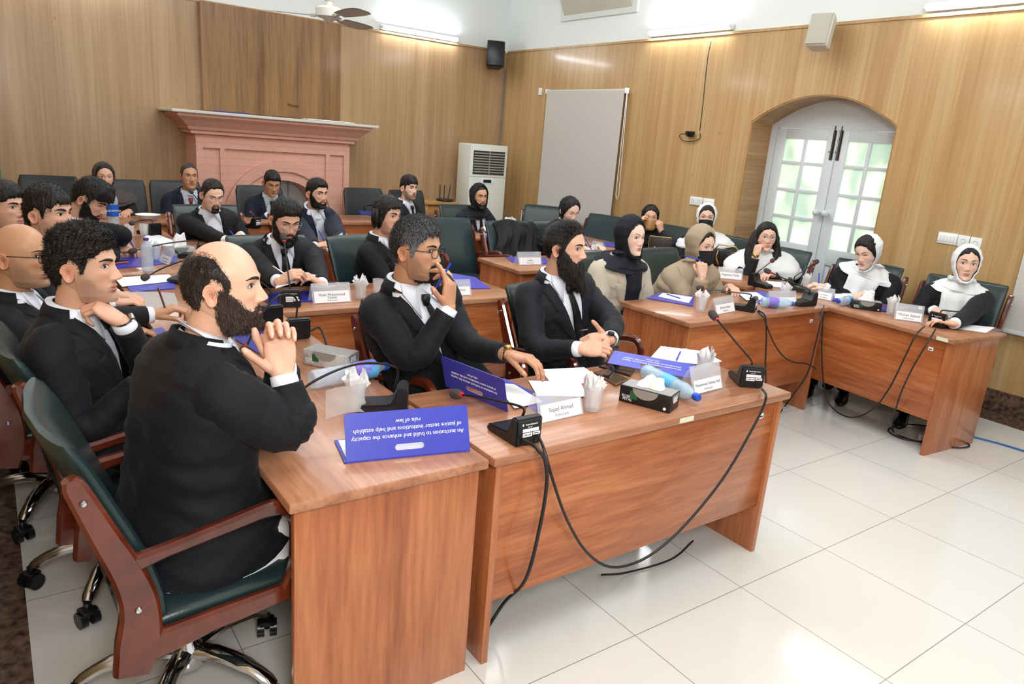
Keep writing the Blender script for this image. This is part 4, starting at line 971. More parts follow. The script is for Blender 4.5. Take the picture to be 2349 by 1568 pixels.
        if K.get('fringe'): # hair hanging over the forehead to one side
            k_ = ss(P[:, 1], .05, .085)*m_; Ph = Ph+np.array([0, .012, -.018])*(k_*K['fringe'])[:, None]
        gh = Geo(); keep = [f for f in F if max(m_[i] for i in f) > .02]; gh.add(HW(Ph), keep)
        if hs == 'long':
            for s in (-1, 1):
                v_, f_ = np_tube(HW([(s*.074, -.03, .05), (s*.083, -.028, .01), (s*.084, -.03, -.03), (s*.07, -.045, -.07)]), [.02, .024, .022, .008], 12, flat=1.7, noise=lambda V, t, a: .15*sn(V, (200, 200, 40), 5)); gh.add(v_, f_)
        if hs == 'woman' and K.get('locks'):
            for s in (-1, 1):
                for q in range(3):
                    pth = spline(HW([(s*.07, -.01-.02*q, .05), (s*(.088+.008*q), .0-.02*q, -.03), (s*(.095+.015*q), .01-.015*q, -.11), (s*(.08+.025*q), .035-.01*q, -.19), (s*(.085+.02*q), .05, -.27)]), 14)
                    v_, f_ = np_tube(pth, np.interp(np.linspace(0, 1, 14), [0, .3, .8, 1], [.016, .024, .02, .004]), 10, flat=1.5, noise=lambda V, t, a: .18*sn(V, (150, 150, 30), 5)); gh.add(v_, f_)
        # strands
        if near >= 1 and K.get('strands', 1):
            rng = np.random.default_rng(int(abs(u)*7)); idx = np.where(m_ > .12)[0]; ns = 8000 if near == 2 else 1800; idx = rng.choice(idx, ns); root = np.maximum(0, 1)*(P[idx]+rad[idx]*np.maximum(off[idx], -.0005)[:, None])+(Ph[idx]-P[idx]-rad[idx]*off[idx][:, None])+jit(idx, rng); L_ = K.get('slen', .012)*rng.uniform(.5, 1.2, ns)
            flow = np.array(K.get('flow', (.3, -.9, -.5))); fl_ = flow-rad[idx]*(rad[idx]@flow)[:, None]; fl_ /= np.maximum(np.linalg.norm(fl_, axis=1)[:, None], .25); dv = rad[idx]*K.get('lift', .3)*.5+fl_+rng.normal(0, K.get('mess', .16), (ns, 3)); dv /= np.linalg.norm(dv, axis=1)[:, None]; 
            wv = np.cross(dv, rad[idx]); wv /= np.maximum(np.linalg.norm(wv, axis=1)[:, None], 1e-6); wd_ = .0007
            tip = root+dv*L_[:, None]+rad[idx]*.002; mid_ = root+dv*(L_*.5)[:, None]+rad[idx]*(.002+K.get('lift', .35)*.003)
            vs = np.stack([root-wv*wd_-rad[idx]*.002, root+wv*wd_-rad[idx]*.002, mid_+wv*wd_*.8, mid_-wv*wd_*.8, tip], 1).reshape(-1, 3)
            fs = []
            for q in range(ns): fs += [(5*q, 5*q+1, 5*q+2, 5*q+3), (5*q+3, 5*q+2, 5*q+4)]
            gh.add(HW(vs), fs, 1)
        put(gh.build('hair', [Mh(hcol), Mh(K.get('hair2', hcol))]))
    # ---- beard shell
    if K.get('beard'):
        bl = K['beard']; chin = G(X, Z, 0, -.105, .045, .03)*ss(Yv, .0, .04)
        rg = reg*lips*np.where(Z > -.056, np.maximum(must, ss(ax_, .026, .036)), 1)
        if K.get('goatee'): rg = rg*np.maximum(ss(.03-ax_, 0, .006), K.get('side', 0))
        if K.get('must', 1) == 0: rg = rg*(1-must)
        hn_ = sn(P, (110, 110, 50), 10, 4); off = bl*(.35+.65*ss(-Z, .03, .09))*rg-.005*(1-rg)+hn_*.0014*rg
        Pb = P+rad*off[:, None]+np.array([0, .25, -1])*(K.get('blen', .0)*rg*(chin*1.0)*(1+.15*hn_))[:, None]
        gh = Geo(); keep = [f for f in F if max(rg[i] for i in f) > .02]; gh.add(HW(Pb), keep)
        if near >= 1:
            rng = np.random.default_rng(int(abs(u)*3)); idx = np.where(rg > .08)[0]; ns = 6000 if near == 2 else 1500; idx = rng.choice(idx, ns); root = Pb[idx]+rad[idx]*np.maximum(0, -.0005-off[idx])[:, None]+jit(idx, rng); L_ = K.get('bs', .010 if near == 2 else .005)*rng.uniform(.5, 1.3, ns)
            dv = rad[idx]*.5+np.array([0, .1, -.9])+rng.normal(0, .28, (ns, 3)); dv /= np.linalg.norm(dv, axis=1)[:, None]; wv = np.cross(dv, rad[idx]); wv /= np.maximum(np.linalg.norm(wv, axis=1)[:, None], 1e-6); wd_ = .00065
            tip = root+dv*L_[:, None]; mid_ = root+dv*(L_*.5)[:, None]+rad[idx]*.001
            vs = np.stack([root-wv*wd_-rad[idx]*.002, root+wv*wd_-rad[idx]*.002, mid_+wv*wd_*.8, mid_-wv*wd_*.8, tip], 1).reshape(-1, 3); fs = []
            for q in range(ns): fs += [(5*q, 5*q+1, 5*q+2, 5*q+3), (5*q+3, 5*q+2, 5*q+4)]
            gh.add(HW(vs), fs)
        put(gh.build('beard', Mh(K.get('beardc', hcol))))
    elif K.get('mous'):
        t_ = np.linspace(-1, 1, 15); x_ = t_*.026; z_ = -.0505-.004*np.abs(t_)**1.5; y_ = surf(x_, z_)
        gl = Geo(); v_, f_ = np_tube(HW(np.stack([x_, y_+.001, z_], 1)), np.interp(np.abs(t_), [0, .5, 1], [.0035, .0042, .001])*K['mous'], 8, flat=.6, up=HR[:, 2]); gl.add(v_, f_); put(gl.build('moustache', Mh(hcol)))
    # ---- glasses
    if O.get('glasses'):
        gw, gm = {'black': (.0013, M_black), 'thin': (.0008, M_silver), 'clear': (.0011, mat('clear_frame', 'b8b4b0', .2))}[O['glasses']]; gl = Geo(); rx_, rz_ = (.0225, .0175) if O['glasses'] != 'thin' else (.021, .0155)
        yf_ = float(surf([.0], [.012])[0])+.006
        for s in (-1, 1):
            a = np.linspace(0, 2*math.pi, 25); ca, sa = np.cos(a), np.sin(a); x_ = s*.032+rx_*np.sign(ca)*np.abs(ca)**.75; z_ = .004+rz_*np.sign(sa)*np.abs(sa)**.75; y_ = yf_+.002-.10*np.maximum(0, np.abs(x_)-.02)
            v_, f_ = np_tube(HW(np.stack([x_, y_, z_], 1)), gw*1.25, 6); gl.add(v_, f_)
            v_, f_ = np_tube(HW([(s*(.032+rx_), yf_-.002, .012), (s*.072, yf_-.03, .013), (s*.079, -.0, .012), (s*.079, -.02, .004)]), gw*1.2, 6); gl.add(v_, f_)
        v_, f_ = np_tube(HW([(-.010, yf_+.001, .009), (0, yf_+.003, .012), (.010, yf_+.001, .009)]), gw*1.3, 6); gl.add(v_, f_)
        go = put(gl.build('glasses', gm))
    # ---- face mask
    if O.get('mask'):
        nu, nv = 21, 15; uu, vv = np.meshgrid(np.linspace(-1, 1, nu), np.linspace(0, 1, nv), indexing='ij'); uu = uu.ravel(); vv = vv.ravel()
        zt__ = -.004-.014*np.abs(uu)**1.5; zb__ = -.122+.030*np.abs(uu)**1.6; z_ = zt__+(zb__-zt__)*vv; x_ = .068*np.sin(uu*1.35); y_ = .030+.083*np.cos(uu*1.35)+.012*np.exp(-(uu/.3)**2)*np.sin(vv*math.pi)**.6-.020*ss(vv, .8, 1)+.001*np.sin(vv*30)
        gl = Geo(); gl.add(HW(np.stack([x_, y_, z_], 1)), gridf(nu, nv)); gl.add(HW(np.stack([x_*.97, y_-.003, z_], 1)), [f[::-1] for f in gridf(nu, nv)])
        for s in (-1, 1):
            v_, f_ = np_tube(HW([(s*.066, .045, -.025), (s*.075, .01, -.0), (s*.078, -.02, .0)]), .0012, 6); gl.add(v_, f_); v_, f_ = np_tube(HW([(s*.064, .045, -.08), (s*.074, .01, -.05), (s*.076, -.02, -.02)]), .0012, 6); gl.add(v_, f_)
        put(gl.build('face_mask', O['mask']))
    # ---- clothes
    tm_k = O.get('tm', M_shirt); jm = O.get('jm', M_suit); sm = O.get('sm', M_shirt); seed = int(abs(u)) % 13
    lo = O.get('hem', -.10)
    def wr(V, amp=.004): return amp*sn(V, (16, 16, 34), 8, seed)+amp*.6*sn(V, (40, 40, 60), 6, seed+2)
    apex = O.get('apex', .22); vw = O.get('vw', .062)
    if top in ('suit', 'coat'):
        # shirt
        thv = np.linspace(-3.14, 3.14, 41); tv = np.linspace(.0, 1.03, 36); S_ = np.concatenate([T.pt(thv, q, .0) for q in tv]); nrm_ = np.concatenate([T.pt(thv, q, .01) for q in tv])-S_; nrm_ /= np.linalg.norm(nrm_, axis=1)[:, None]
        S_ = S_+nrm_*wr(S_, .0018)[:, None]; gs = Geo(); gs.add(S_, gridf(36, 41)); 
        shirt = put(gs.build('shirt', sm))
    if top == 'suit':
        # collar of the shirt
        gc = Geo(); na = 33; aa_ = np.linspace(-math.pi, math.pi, na); nb = HW([0, -.022, -.118])*.35+Nn*.65
        rc = .0585*(1-.08*fem)*K.get('neckw', 1)
        cn = Nn+np.array([0, 0, .010]); ct = cn*.62+(neck_top+np.array([0, 0, -.035]))*.38
        ctl = O.get('ctilt', 1)
        def ring(c_, r_, dz): return c_+np.stack([np.cos(aa_+ty)*r_, np.sin(aa_+ty)*r_, -dz*ctl*np.cos(aa_)+0*aa_], 1)
        r0 = ring(cn, rc*1.12, .022); r1 = ring(ct, rc*1.04, .016); r2 = ring(ct+np.array([0, 0, .003]), rc*1.09, .016); r3 = ring(cn+np.array([0, 0, -.006]), rc*1.33, .034)
        gc.add(np.concatenate([r0, r1, r2, r3]), gridf(4, na))
        fb = cn+tf*(rc*1.12)+np.array([0, 0, -.020]); sd = T.side()
        for s in (-1, 1):
            tipp = T.pt(T.thx(s*.052, np.array(.86)), np.array(.86), .012); a0 = ct+tf*rc*1.08+sd*s*.006+np.array([0, 0, -.014]); a1 = ct+tf*rc*.55+sd*s*rc*.98+np.array([0, 0, -.004]); b1 = cn+tf*rc*.85+sd*s*rc*1.12+np.array([0, 0, -.03])+tf*.01
            q = np.array([a0, a1, b1, tipp]); q2 = q-tf*.004-np.array([0, 0, .003]); gc.add(np.concatenate([q, q2]), [(0, 1, 2, 3), (7, 6, 5, 4), (0, 3, 7, 4), (2, 6, 7, 3), (1, 5, 6, 2)])
        put(gc.build('shirt_collar', sm))
        if O.get('tie', 1):
            gt = Geo(); kn = T.pt(0, np.array(.945), .014); tq = np.linspace(.93, O.get('tie_end', .12), 26); ctr = T.pt(np.zeros(26), tq, .013); wd_ = np.interp(np.linspace(0, 1, 26), [0, .08, .8, 1], [.013, .018, .037, .040])*O.get('tiew', .9)
            L_ = np.array([ctr-sd*wd_[:, None], ctr-sd*wd_[:, None]*.5+tf*.004, ctr+tf*.0055, ctr+sd*wd_[:, None]*.5+tf*.004, ctr+sd*wd_[:, None]]).transpose(1, 0, 2)
            gt.add(L_.reshape(-1, 3), gridf(26, 5)); gt.add((L_-tf*.006).reshape(-1, 3), gridf(26, 5))
            kt = kn+np.array([0, 0, .022])+tf*-.004; kb = kn+np.array([0, 0, -.022])+tf*.004; v_, f_ = np_tube([kt, kt*.6+kb*.4, kb], [.019, .021, .013], 12, up=sd, flat=.7); gt.add(v_, f_)
            tie = put(gt.build('necktie', O.get('tiem', M_tie)))
            if O.get('clip'):
                c0 = T.pt(0, np.array(.50), .027); q = MB(); q.box((0, 0, 0), (.062, .004, .006), T=frame(c0+sd*.01, sd, tf), bev=.001); put(q.build('tie_clip', M_silver))
        # jacket sheet from V edge round the back to the other V edge
        nt_ = 64; ns_ = 62; tv = np.concatenate([np.linspace(lo, .8, 38), np.linspace(.81, 1.02, ns_-38)])
        wv_ = np.where(tv > apex, vw*((np.clip(tv, apex, .93)-apex)/(.93-apex))**.85+.002, -.012-.0*tv); wv_ = np.where(tv > .93, vw+(tv-.93)*.1, wv_)
        if O.get('open'): wv_ = np.interp(tv, [lo, .3, .93, 1.02], [O['open'], O['open']*.9, vw, vw])
        rows = []
        for q, w_ in zip(tv, wv_):
            t0 = float(T.thx(w_, q)); uu = np.linspace(0, 1, nt_); tht = t0+(2*math.pi-2*t0)*uu
            off = .013+.0*uu; r_ = T.pt(tht, q, .013)
            i0 = T.pt(np.array([t0]), q, -.008); i1 = T.pt(np.array([2*math.pi-t0]), q, -.008)
            rows.append(np.concatenate([i0, r_, i1]))
        J = np.concatenate(rows); C_ = np.repeat(T.c(tv), nt_+2, 0); dr = J-C_; dr /= np.linalg.norm(dr, axis=1)[:, None]; edge = np.tile(np.concatenate([[0, 0], np.minimum(1, np.minimum(np.arange(1, nt_-1), np.arange(nt_-2, 0, -1))/5), [0, 0]]), ns_)
        low = np.repeat(np.interp(tv, [lo, .15, .5, 1], [1.6, 1.3, .9, .35]), nt_+2)
        J = J+dr*(wr(J, O.get('wrk', .0075))*edge*low)[:, None]
        gj = Geo(); gj.add(J, gridf(ns_, nt_+2))
        # collar round the neck and lapels
        gl = Geo(); nt2 = 22
        for s in (-1, 1):
            tq = np.linspace(max(apex, .2)+.01, 1.015, 44); wv2 = np.where(tq > apex, vw*((np.clip(tq, apex, .93)-apex)/(.93-apex))**.85+.002, 0); wv2 = np.where(tq > .93, vw+(tq-.93)*.1, wv2)
            if O.get('open'): wv2 = np.interp(tq, [lo, .3, .93, 1.02], [O['open'], O['open']*.9, vw, vw])
            lw = np.interp(tq, [apex, apex+.05, .70, .765, .775, .80, .82, .90, 1.02], [.004, .014, .072, .080, .052, .040, .055, .05, .045])*O.get('lap', 1)
            Lr = []
            for q, w_, l_ in zip(tq, wv2, lw):
                xs_ = w_+np.linspace(0, 1, 7)*l_; offs = np.array([.004, .017, .0205, .0205, .0205, .019, .012]); offs = np.minimum(offs, .013+.0075*min(1, l_/.03)+0*offs); Lr.append(T.pt(s*T.thx(xs_, q), np.full(7, q), offs))
            gl.add(np.concatenate(Lr), gridf(44, 7) if s < 0 else [f[::-1] for f in gridf(44, 7)])
        # back collar
        ac = np.linspace(1.25, 2*math.pi-1.25, 31)+ty; Cc = []
        for r_, z_ in ((1.30, -.04), (1.20, -.002), (1.29, .003), (1.62, -.040), (1.5, -.052)): Cc.append(cn+np.stack([np.cos(ac)*rc*r_, np.sin(ac)*rc*r_, np.full(31, z_+.008)-.012*ctl*np.cos(ac-ty)], 1)-tf*.006)
        gl.add(np.concatenate(Cc), gridf(5, 31))
        lap = put(gl.build('lapel', jm))
    elif top in ('coat', 'abaya'):
        nt_, ns_ = 64, 50; tv = np.linspace(lo, 1.03, ns_); uu = np.linspace(0, 2*math.pi, nt_+1)[:-1]; J = np.concatenate([T.pt(uu, q, .014) for q in tv]); C_ = np.repeat(T.c(tv), nt_, 0); dr = nrm(J-C_) if 0 else (J-C_)/np.linalg.norm(J-C_, axis=1)[:, None]
        J = J+dr*(wr(J, .007)*np.repeat(np.interp(tv, [0, .8, 1], [1, .8, .2]), nt_))[:, None]; gj = Geo(); gj.add(J, gridf(ns_, nt_, True))
    if O.get('kameez'):
        uu = np.linspace(0, 2*math.pi, 49)[:-1]; tv = np.linspace(lo-.075, lo+.02, 6); J2 = np.concatenate([T.pt(uu, q, .012+.02*(lo+.06-q)) for q in tv]); J2 = J2+np.array([0, 0, 1.])*(.006*np.sin(np.tile(uu, 6)*6))[:, None]
        J2[:, 2] = np.maximum(J2[:, 2], .475); gk = Geo(); gk.add(J2, gridf(6, 48, True)); put(gk.build('tunic_hem', tm_k))
    # sleeves
    for key in ('L', 'R'):
        Sh, El, Wr, hd, A = hinfo[key]; sl = O.get('slv', 1.0); k = 1 if key == 'L' else -1
        cuff = Wr-nrm(Wr-El)*.022; pth = spline([Sh-T.side()*k*.10+np.array([0, 0, .022]), Sh+T.side()*k*.006, Sh*.6+El*.4+T.side()*k*.004, El-nrm(El-Sh)*.055, El+nrm(Wr-El)*.055, El*.45+cuff*.55, cuff], 44)
        tt_ = np.linspace(0, 1, 44); ra = np.interp(tt_, [0, .15, .35, .5, .62, .8, .97, 1], np.array([.050, .072, .066, .059, .056, .048, .041, .040])*sl)
        seg = np.linalg.norm(np.diff(pth, axis=0), axis=1); 
        fold = lambda V, t, a: .035*sn(V, (45, 45, 45), 8, seed+1)+.11*np.exp(-((t-.56)/.12)**2)*np.sin(t*120+2.2*np.sin(a)+seed)*.6+.05*np.exp(-((t-.16)/.1)**2)*sn(V, (70, 70, 70), 5, seed)+.03*sn(V, (90, 90, 90), 6, seed)
        v_, f_ = np_tube(pth, ra, 28, up=(.1, .1, 1), noise=fold); gj.add(v_, f_)
        # inner cap: dark opening of sleeve handled by tube end cap; shirt cuff
        if top == 'suit' and A.get('w') and A.get('hand', 1):
            d_ = nrm(Wr-El); v_, f_ = np_tube([cuff-d_*.01, cuff+d_*.004, cuff+d_*.026, cuff+d_*.027, cuff+d_*.012], np.array([.036, .0365, .0345, .031, .030])*A.get('cf', 1.0), 24, up=hd if abs(hd@d_) < .8 else (0, 0, 1)); gq = Geo(); gq.add(v_, gridf(5, 24, True)); put(gq.build('shirt_cuff', sm))
        if A.get('watch'):
            d_ = nrm(Wr-El); c0 = Wr+d_*.004; v_, f_ = np_tube([c0-d_*.008, c0+d_*.008], [.030, .030], 24); gq = Geo(); gq.add(v_, gridf(2, 24, True)); v_, f_ = np_tube([c0-d_*.008, c0+d_*.008], [.0275, .0275], 24); gq.add(v_, gridf(2, 24, True))
            B_ = basis(*A['w'][:2]); wz = B_[1]*A['watch'][1]+B_[2]*A['watch'][2]; wz = nrm(wz-d_*(wz@d_)); v_, f_ = np_tube([c0+wz*.024, c0+wz*.036], [.016, .015], 20); gq.add(v_, f_); put(gq.build('wristwatch', A['watch'][0]))
    jacket = put(gj.build({'suit': 'jacket', 'coat': 'coat', 'abaya': 'gown'}[top], jm))
    if top == 'coat':
        gl = Geo()
        for s in (-1, 1):
            tq = np.linspace(.25, 1.0, 40); w2 = np.interp(tq, [.25, .9], [.004, .05]); lw = np.interp(tq, [.25, .3, .68, .75, .765, .8, 1.0], [.004, .03, .09, .10, .065, .075, .07]); Lr = []
            for q, w_, l_ in zip(tq, w2, lw): xs_ = w_+np.linspace(0, 1, 7)*l_; Lr.append(T.pt(s*T.thx(xs_, q), np.full(7, q), np.array([.015, .024, .026, .026, .026, .023, .012])))
            gl.add(np.concatenate(Lr), gridf(40, 7) if s < 0 else [f[::-1] for f in gridf(40, 7)])
        put(gl.build('lapel', jm))
    # trousers and shoes
    gt = Geo(); tm = O.get('tm', jm if top == 'suit' else M_suit)
    for hip, kn, an, k in knees:
        an2 = an+np.array([0, 0, -.04]); pr = O.get('baggy', 1.0)
        v_, f_ = np_tube(spline([hip-tf*.06, hip, (hip+kn)/2, kn+np.array([0, 0, .0]), kn*.6+an*.4+tf*.01, an2], 26), np.interp(np.linspace(0, 1, 26), [0, .2, .5, .62, .8, 1], [.09, .1, .078, .07, .062*pr, .052*pr]), 18, noise=lambda V, t, a: .03*sn(V, (40, 40, 40), 6, seed)+.05*np.exp(-((t-.62)/.1)**2)*np.sin(t*90)); gt.add(v_, f_)
    put(gt.build('trousers', tm))
    for hip, kn, an, k in knees:
        gt = Geo(); a0 = np.array([an[0], an[1], .045]); rings = []
        for xx, ww, hh, zc_ in ((-.075, .022, .02, .04), (-.06, .034, .04, .045), (-.01, .037, .045, .05), (.05, .040, .034, .038), (.10, .045, .026, .03), (.15, .040, .02, .024), (.185, .018, .012, .018)):
            a = np.arange(14)*2*math.pi/14; rings.append(a0*np.array([1, 1, 0])+tf*xx+T.side()[None]*(ww*np.cos(a))[:, None]+np.array([0, 0, 1.])[None]*(np.maximum(zc_+hh*np.sin(a), .004))[:, None])
        gt.add(np.concatenate(rings), gridf(7, 14, True, True)); put(gt.build('shoe', M_shoe))
    # ---- headscarf: rings about the line of sight, from the rim of the face opening to the back of the head
    if O.get('scarf'):
        sc_ = O['scarf']; m_ = sc_['m']; nb_, na_ = 60, 26; be = np.arange(nb_)*2*math.pi/nb_; gs = Geo(); rows = []
        op_t, op_s, op_b = sc_.get('open', (52, 62, 62)); th0 = sc_.get('th', .012)
        for j in range(na_):
            t = j/(na_-1); cb_ = np.cos(be); a0 = np.where(cb_ > 0, op_s+(op_t-op_s)*cb_**2, op_s+(op_b-op_s)*cb_**2); al = np.radians(a0+(178-a0)*t)
            dd = np.stack([-np.sin(al)*np.sin(be), np.cos(al), np.sin(al)*np.cos(be)], 1); q = head_map(dd, {**K, 'nose': 0}); rr = q-np.array([0, -.01, .01]); rr /= np.linalg.norm(rr, axis=1)[:, None]
            lowk = ss(-cb_, .1, .9)
            thk = th0+.010*lowk*(1-t)+sc_.get('puff', .012)*np.sin(math.pi*min(1, t*1.2))*ss(cb_, -.3, .6)+.0025*np.sin(be*9+t*7+seed)*t+.002*np.sin(be*17+t*3)*(1-t*.5)
            q = q+rr*thk[:, None]
            back = ss(t*np.ones(nb_), .25, .9)*ss(-cb_, -.3, .8); q = q+np.array([0, -.012, -.045])*back[:, None]
            q = q+np.array([0, -.022, -.012])*(ss(-cb_, .5, 1)*ss(np.full(nb_, t), .0, .35)*(1-back))[:, None]
            if j == 0: rows.append(q-rr*.010*(thk[:, None]/.02))
            rows.append(q)
        if sc_.get('head', 1): gs.add(HW(np.concatenate(rows)), gridf(na_+1, nb_, True))
        # neck and shoulder drape
        nr = 30; aa2 = np.linspace(0, 2*math.pi, 57)[:-1]; rows = []; endt = sc_.get('drape', .70)
        hc_ = HW([0, -.008, -.085]); 
        for j in range(nr):
            t = j/(nr-1)
            if t < .35:
                k_ = t/.35; c_ = hc_*(1-k_)+(Nn+np.array([0, 0, .02]))*k_; a_ = .070+.012*k_+.012*math.sin(k_*3.1); b_ = .082-.004*k_; r_ = c_+np.stack([np.cos(aa2+ty)*b_, np.sin(aa2+ty)*a_, 0*aa2], 1)*1.0
                fr_ = np.cos(aa2)[:, None]*b_*tf+np.sin(aa2)[:, None]*a_*T.side(); r_ = c_+fr_
            else:
                k_ = (t-.35)/.65; s_ = 1.0-(1.0-endt)*k_; r_ = T.pt(aa2, np.array(s_), sc_.get('off', .036)+.045*sc_.get('bul', 1)*k_*np.abs(np.sin(aa2))**2*(s_ > .5))
                if k_ < .15: r_ = r_*(k_/.15)+rows[-1]*(1-k_/.15)
            dr = r_-r_.mean(0); dr /= np.linalg.norm(dr, axis=1)[:, None]; fo = np.sin(aa2*7+6*t+seed)*.004+np.sin(aa2*3-10*t)*.005+.0022*np.sin(t*26+2.5*np.cos(aa2)+seed)*(np.cos(aa2) > -2)
            rows.append(r_+dr*(fo*min(1, t*4+.2))[:, None])
        gs.add(np.concatenate(rows), gridf(nr, 56, True))
        if sc_.get('tail'):
            xo, wd_, t0, t1 = sc_['tail']; nu, nv = 30, 15; rows = []
            for j in range(nu):
                q = t0+(t1-t0)*j/(nu-1); xs_ = xo*(.4+.6*j/(nu-1))+np.linspace(-1, 1, nv)*wd_*(1-.1*j/nu); rows.append(T.pt(T.thx(xs_, q), np.full(nv, q), .046+.006*np.sin(np.linspace(0, 14, nv)+seed)+.002*math.sin(j*.8)-.010*np.abs(np.linspace(-1, 1, nv))**3))
            gs.add(np.concatenate(rows), gridf(nu, nv)); gs.add(np.concatenate(rows)-tf*.012, gridf(nu, nv))
        put(gs.build('headscarf', m_))
    return dict(body=body, T=T, HW=HW, H=H, depth=depth, put=put, hinfo=hinfo, N=Nn, basis=basis(u, v), tf=tf)
LAST = [3.0]
def held_pen(w, dv, depth_at, col=None, L=.14, label='', r=.0042):
    u_, v_ = w
    depth_at = LAST[0]+depth_at if not isinstance(depth_at, tuple) else float((np.array(atz(w[0], w[1], depth_at[0]))-np.array([0, 0, CAM_H]))@_f); c0 = campt(u_, v_, depth_at); B_ = basis(u_, v_); d_ = nrm(np.array(dv)@B_); q = MB()
    a, b_ = c0-d_*L*.5, c0+d_*L*.5; q.tube([a, a+d_*L*.08, a+d_*L*.1, b_-d_*.004, b_], [.0012, .0032, r, r, .003], 10); o = q.build('pen', col or M_pen)
    q2 = MB(); q2.tube([b_-d_*.045+B_[2]*.0055, b_+B_[2]*.0055], .0012, 6); q2.build('pen_clip', col or M_pen, o)
    return tag(o, label, 'pen')
# ---------------------------------------------------------------- who sits where
M_cotton = mat('white_cotton', 'e9ebf0', .85, bump=(300, .1)); M_dupw = mat('white_dupatta', 'eef1f3', .9, bump=(260, .2)); M_dupb = mat('black_scarf', '101319', .85, bump=(260, .2)); M_dupbe = mat('beige_scarf', 'a8977f', .9, bump=(260, .2)); M_coatb = mat('beige_wool', 'c3b8a6', .95, bump=(200, .3), sheen=.3)
M_maskb = mat('black_mask', '121316', .7, bump=(60, .3, (1, 1, 5))); M_maskt = mat('tan_mask', 'b58a52', .7, bump=(60, .3, (1, 1, 5))); M_dupg = mat('taupe_scarf', '4b4240', .9)
M_black_g = mat('black_gown', '121318', .8, bump=(300, .15))
M_tier = mat('striped_tie', '6f2230', .45, mix=('a04a55', 18, (6, 0, 3), .02))
# nearest the camera
person('bald man with full dark beard, nearest the camera, hands clasped before his chin', 512, 658, y=1.95, dl=78, pit=2, seat=(.36, 1.985), tor=8, near=2, nx=-.01,
       K=dict(skin='pink', hair='bald', hairc='2b221e', vol=.005, beard=.008, beardc='3a2b24', brow=1.25, bs=.010, slen=.006, jaw=1.05, stub=.55, stubc='4a3830', nose=1.15, flow=(0, -.6, -.8), lift=.15, hl=.11, gaze=(-.3, .2), iris='4a4a3a'),
       tie=0, hem=-.15, kameez=1, B=[.25, .235, .21, .15, .135, .128, .117, .103, .088, .076, .066, .060], fw=.05, tm=M_cotton, baggy=1.5, w=1.1, d=1.0, slv=1.15, ctilt=1.9, wrk=.008,
       arms={'R': dict(w=(650, 862, .02), e=(684, 1000, .03), hd=(-.1, 1, .1), hn=(.25, 0, 1), curl=(1.15, 1.2, .3), th=(.9, -.1, .1), free=1, spread=.02),
             'L': dict(w=(650, 842, .05), e=(640, 950, .22), hd=(.0, 1, .05), hn=(-.2, 0, -1), curl=(.95, 1.25, .35), th=(.6, .0, .2), yoff=.011, free=1, spread=.02)})
person('grey haired man in black rectangular glasses holding a blue pen at his chin', 955, 574, y=2.5, dl=62, pit=-1, seat=(1.58, 2.63), tor=-76, near=2,
       K=dict(skin='tan', hair='short', hairc='242425', hair2='6d6d70', vol=.017, rough=.003, quiff=.004, stub=.45, brow=1.2, slen=.018, hl=.066, goatee=1, beard=.0035, bs=.005, beardc='1b1513', flow=(.7, .3, -.2), lift=.5, gaze=(.3, 0), wide=1.05),
       glasses='black', w=1.08, d=1.1,
       arms={'R': dict(w=(1030, 706, -.12), e=(1010, 830, -.16), hd=(.0, 1, .1), hn=(.85, .1, .5), curl=[(.3, .35, .2), (.7, .7, .4), (.9, .8, .5), (1.0, .9, .5)], th=(1.0, .1, .15)),
             'L': dict(w=(1165, 812, -.1), e=(1075, 770, .1), hd=(.9, -.1, .35), hn=(.2, 1, .3), curl=(.5, .6, .3), th=(.4, .5, .2), watch=(M_gold, 1, .5), cf=.6)})
held_pen((1012, 640), (.45, .85, .1), -.13, None, .14, 'blue pen held upright in the fingers of the grey haired man')
person('man with long dark beard, slicked back hair and silver tie clip', 1297, 570, y=2.66, dl=68, pit=0, seat=(2.40, 2.72), tor=-88, near=2,
       K=dict(skin='mid', hair='short', hairc='1c1715', vol=.012, hl=.078, beard=.016, blen=.075, beardc='1f1512', bs=.018, brow=1.2, slen=.03, flow=(0, -1, .05), lift=.3, quiff=.006, nose=1.15, gaze=(.3, 0), stub=.5),
       w=1.06, d=1.05, jm=M_suit2, clip=1, tie_end=.2,
       arms={'R': dict(w=(1330, 800, -.26), e=(1228, 790, -.1), hd=(1, .12, .0), hn=(.1, .55, .8), curl=(.5, .9, .4), th=(.5, -.1, .2), spread=.02),
             'L': dict(w=(1400, 778, -.20), e=(1410, 740, .05), hd=(-.9, -.3, .45), hn=(-.1, .4, .9), curl=(.7, 1.0, .5), th=(.8, -.7, .1), yoff=.008, spread=.03, watch=(M_black, .6, .6))})
person('man with curly dark hair resting his chin on his fist, second from the camera', 193, 612, y=2.62, dl=66, pit=1, seat=(.26, 2.69), tor=-28, near=2,
       K=dict(skin='mid', hair='short', hairc='171210', vol=.026, rough=.006, nf=(120, 120, 120), stub=.42, stubc='463a36', brow=1.4, slen=.010, hl=.060, flow=(.3, -.5, -.2), lift=.9, mess=.6, nose=1.2, eye=1.1, gaze=(.2, .3), jaw=.95, seed=3),
       tie=1, w=1.02,
       arms={'L': dict(w=(283, 740, .03), e=(345, 830, .10), hd=(-.75, .62, .05), hn=(.55, .65, .5), curl=(1.1, 1.3, .6), th=(.8, .3, .4), watch=(M_silver, .9, .5)),
             'R': dict(w=(330, 870, .0), hand=0, e=(200, 860, -.05), hd=(1, 0, 0))})
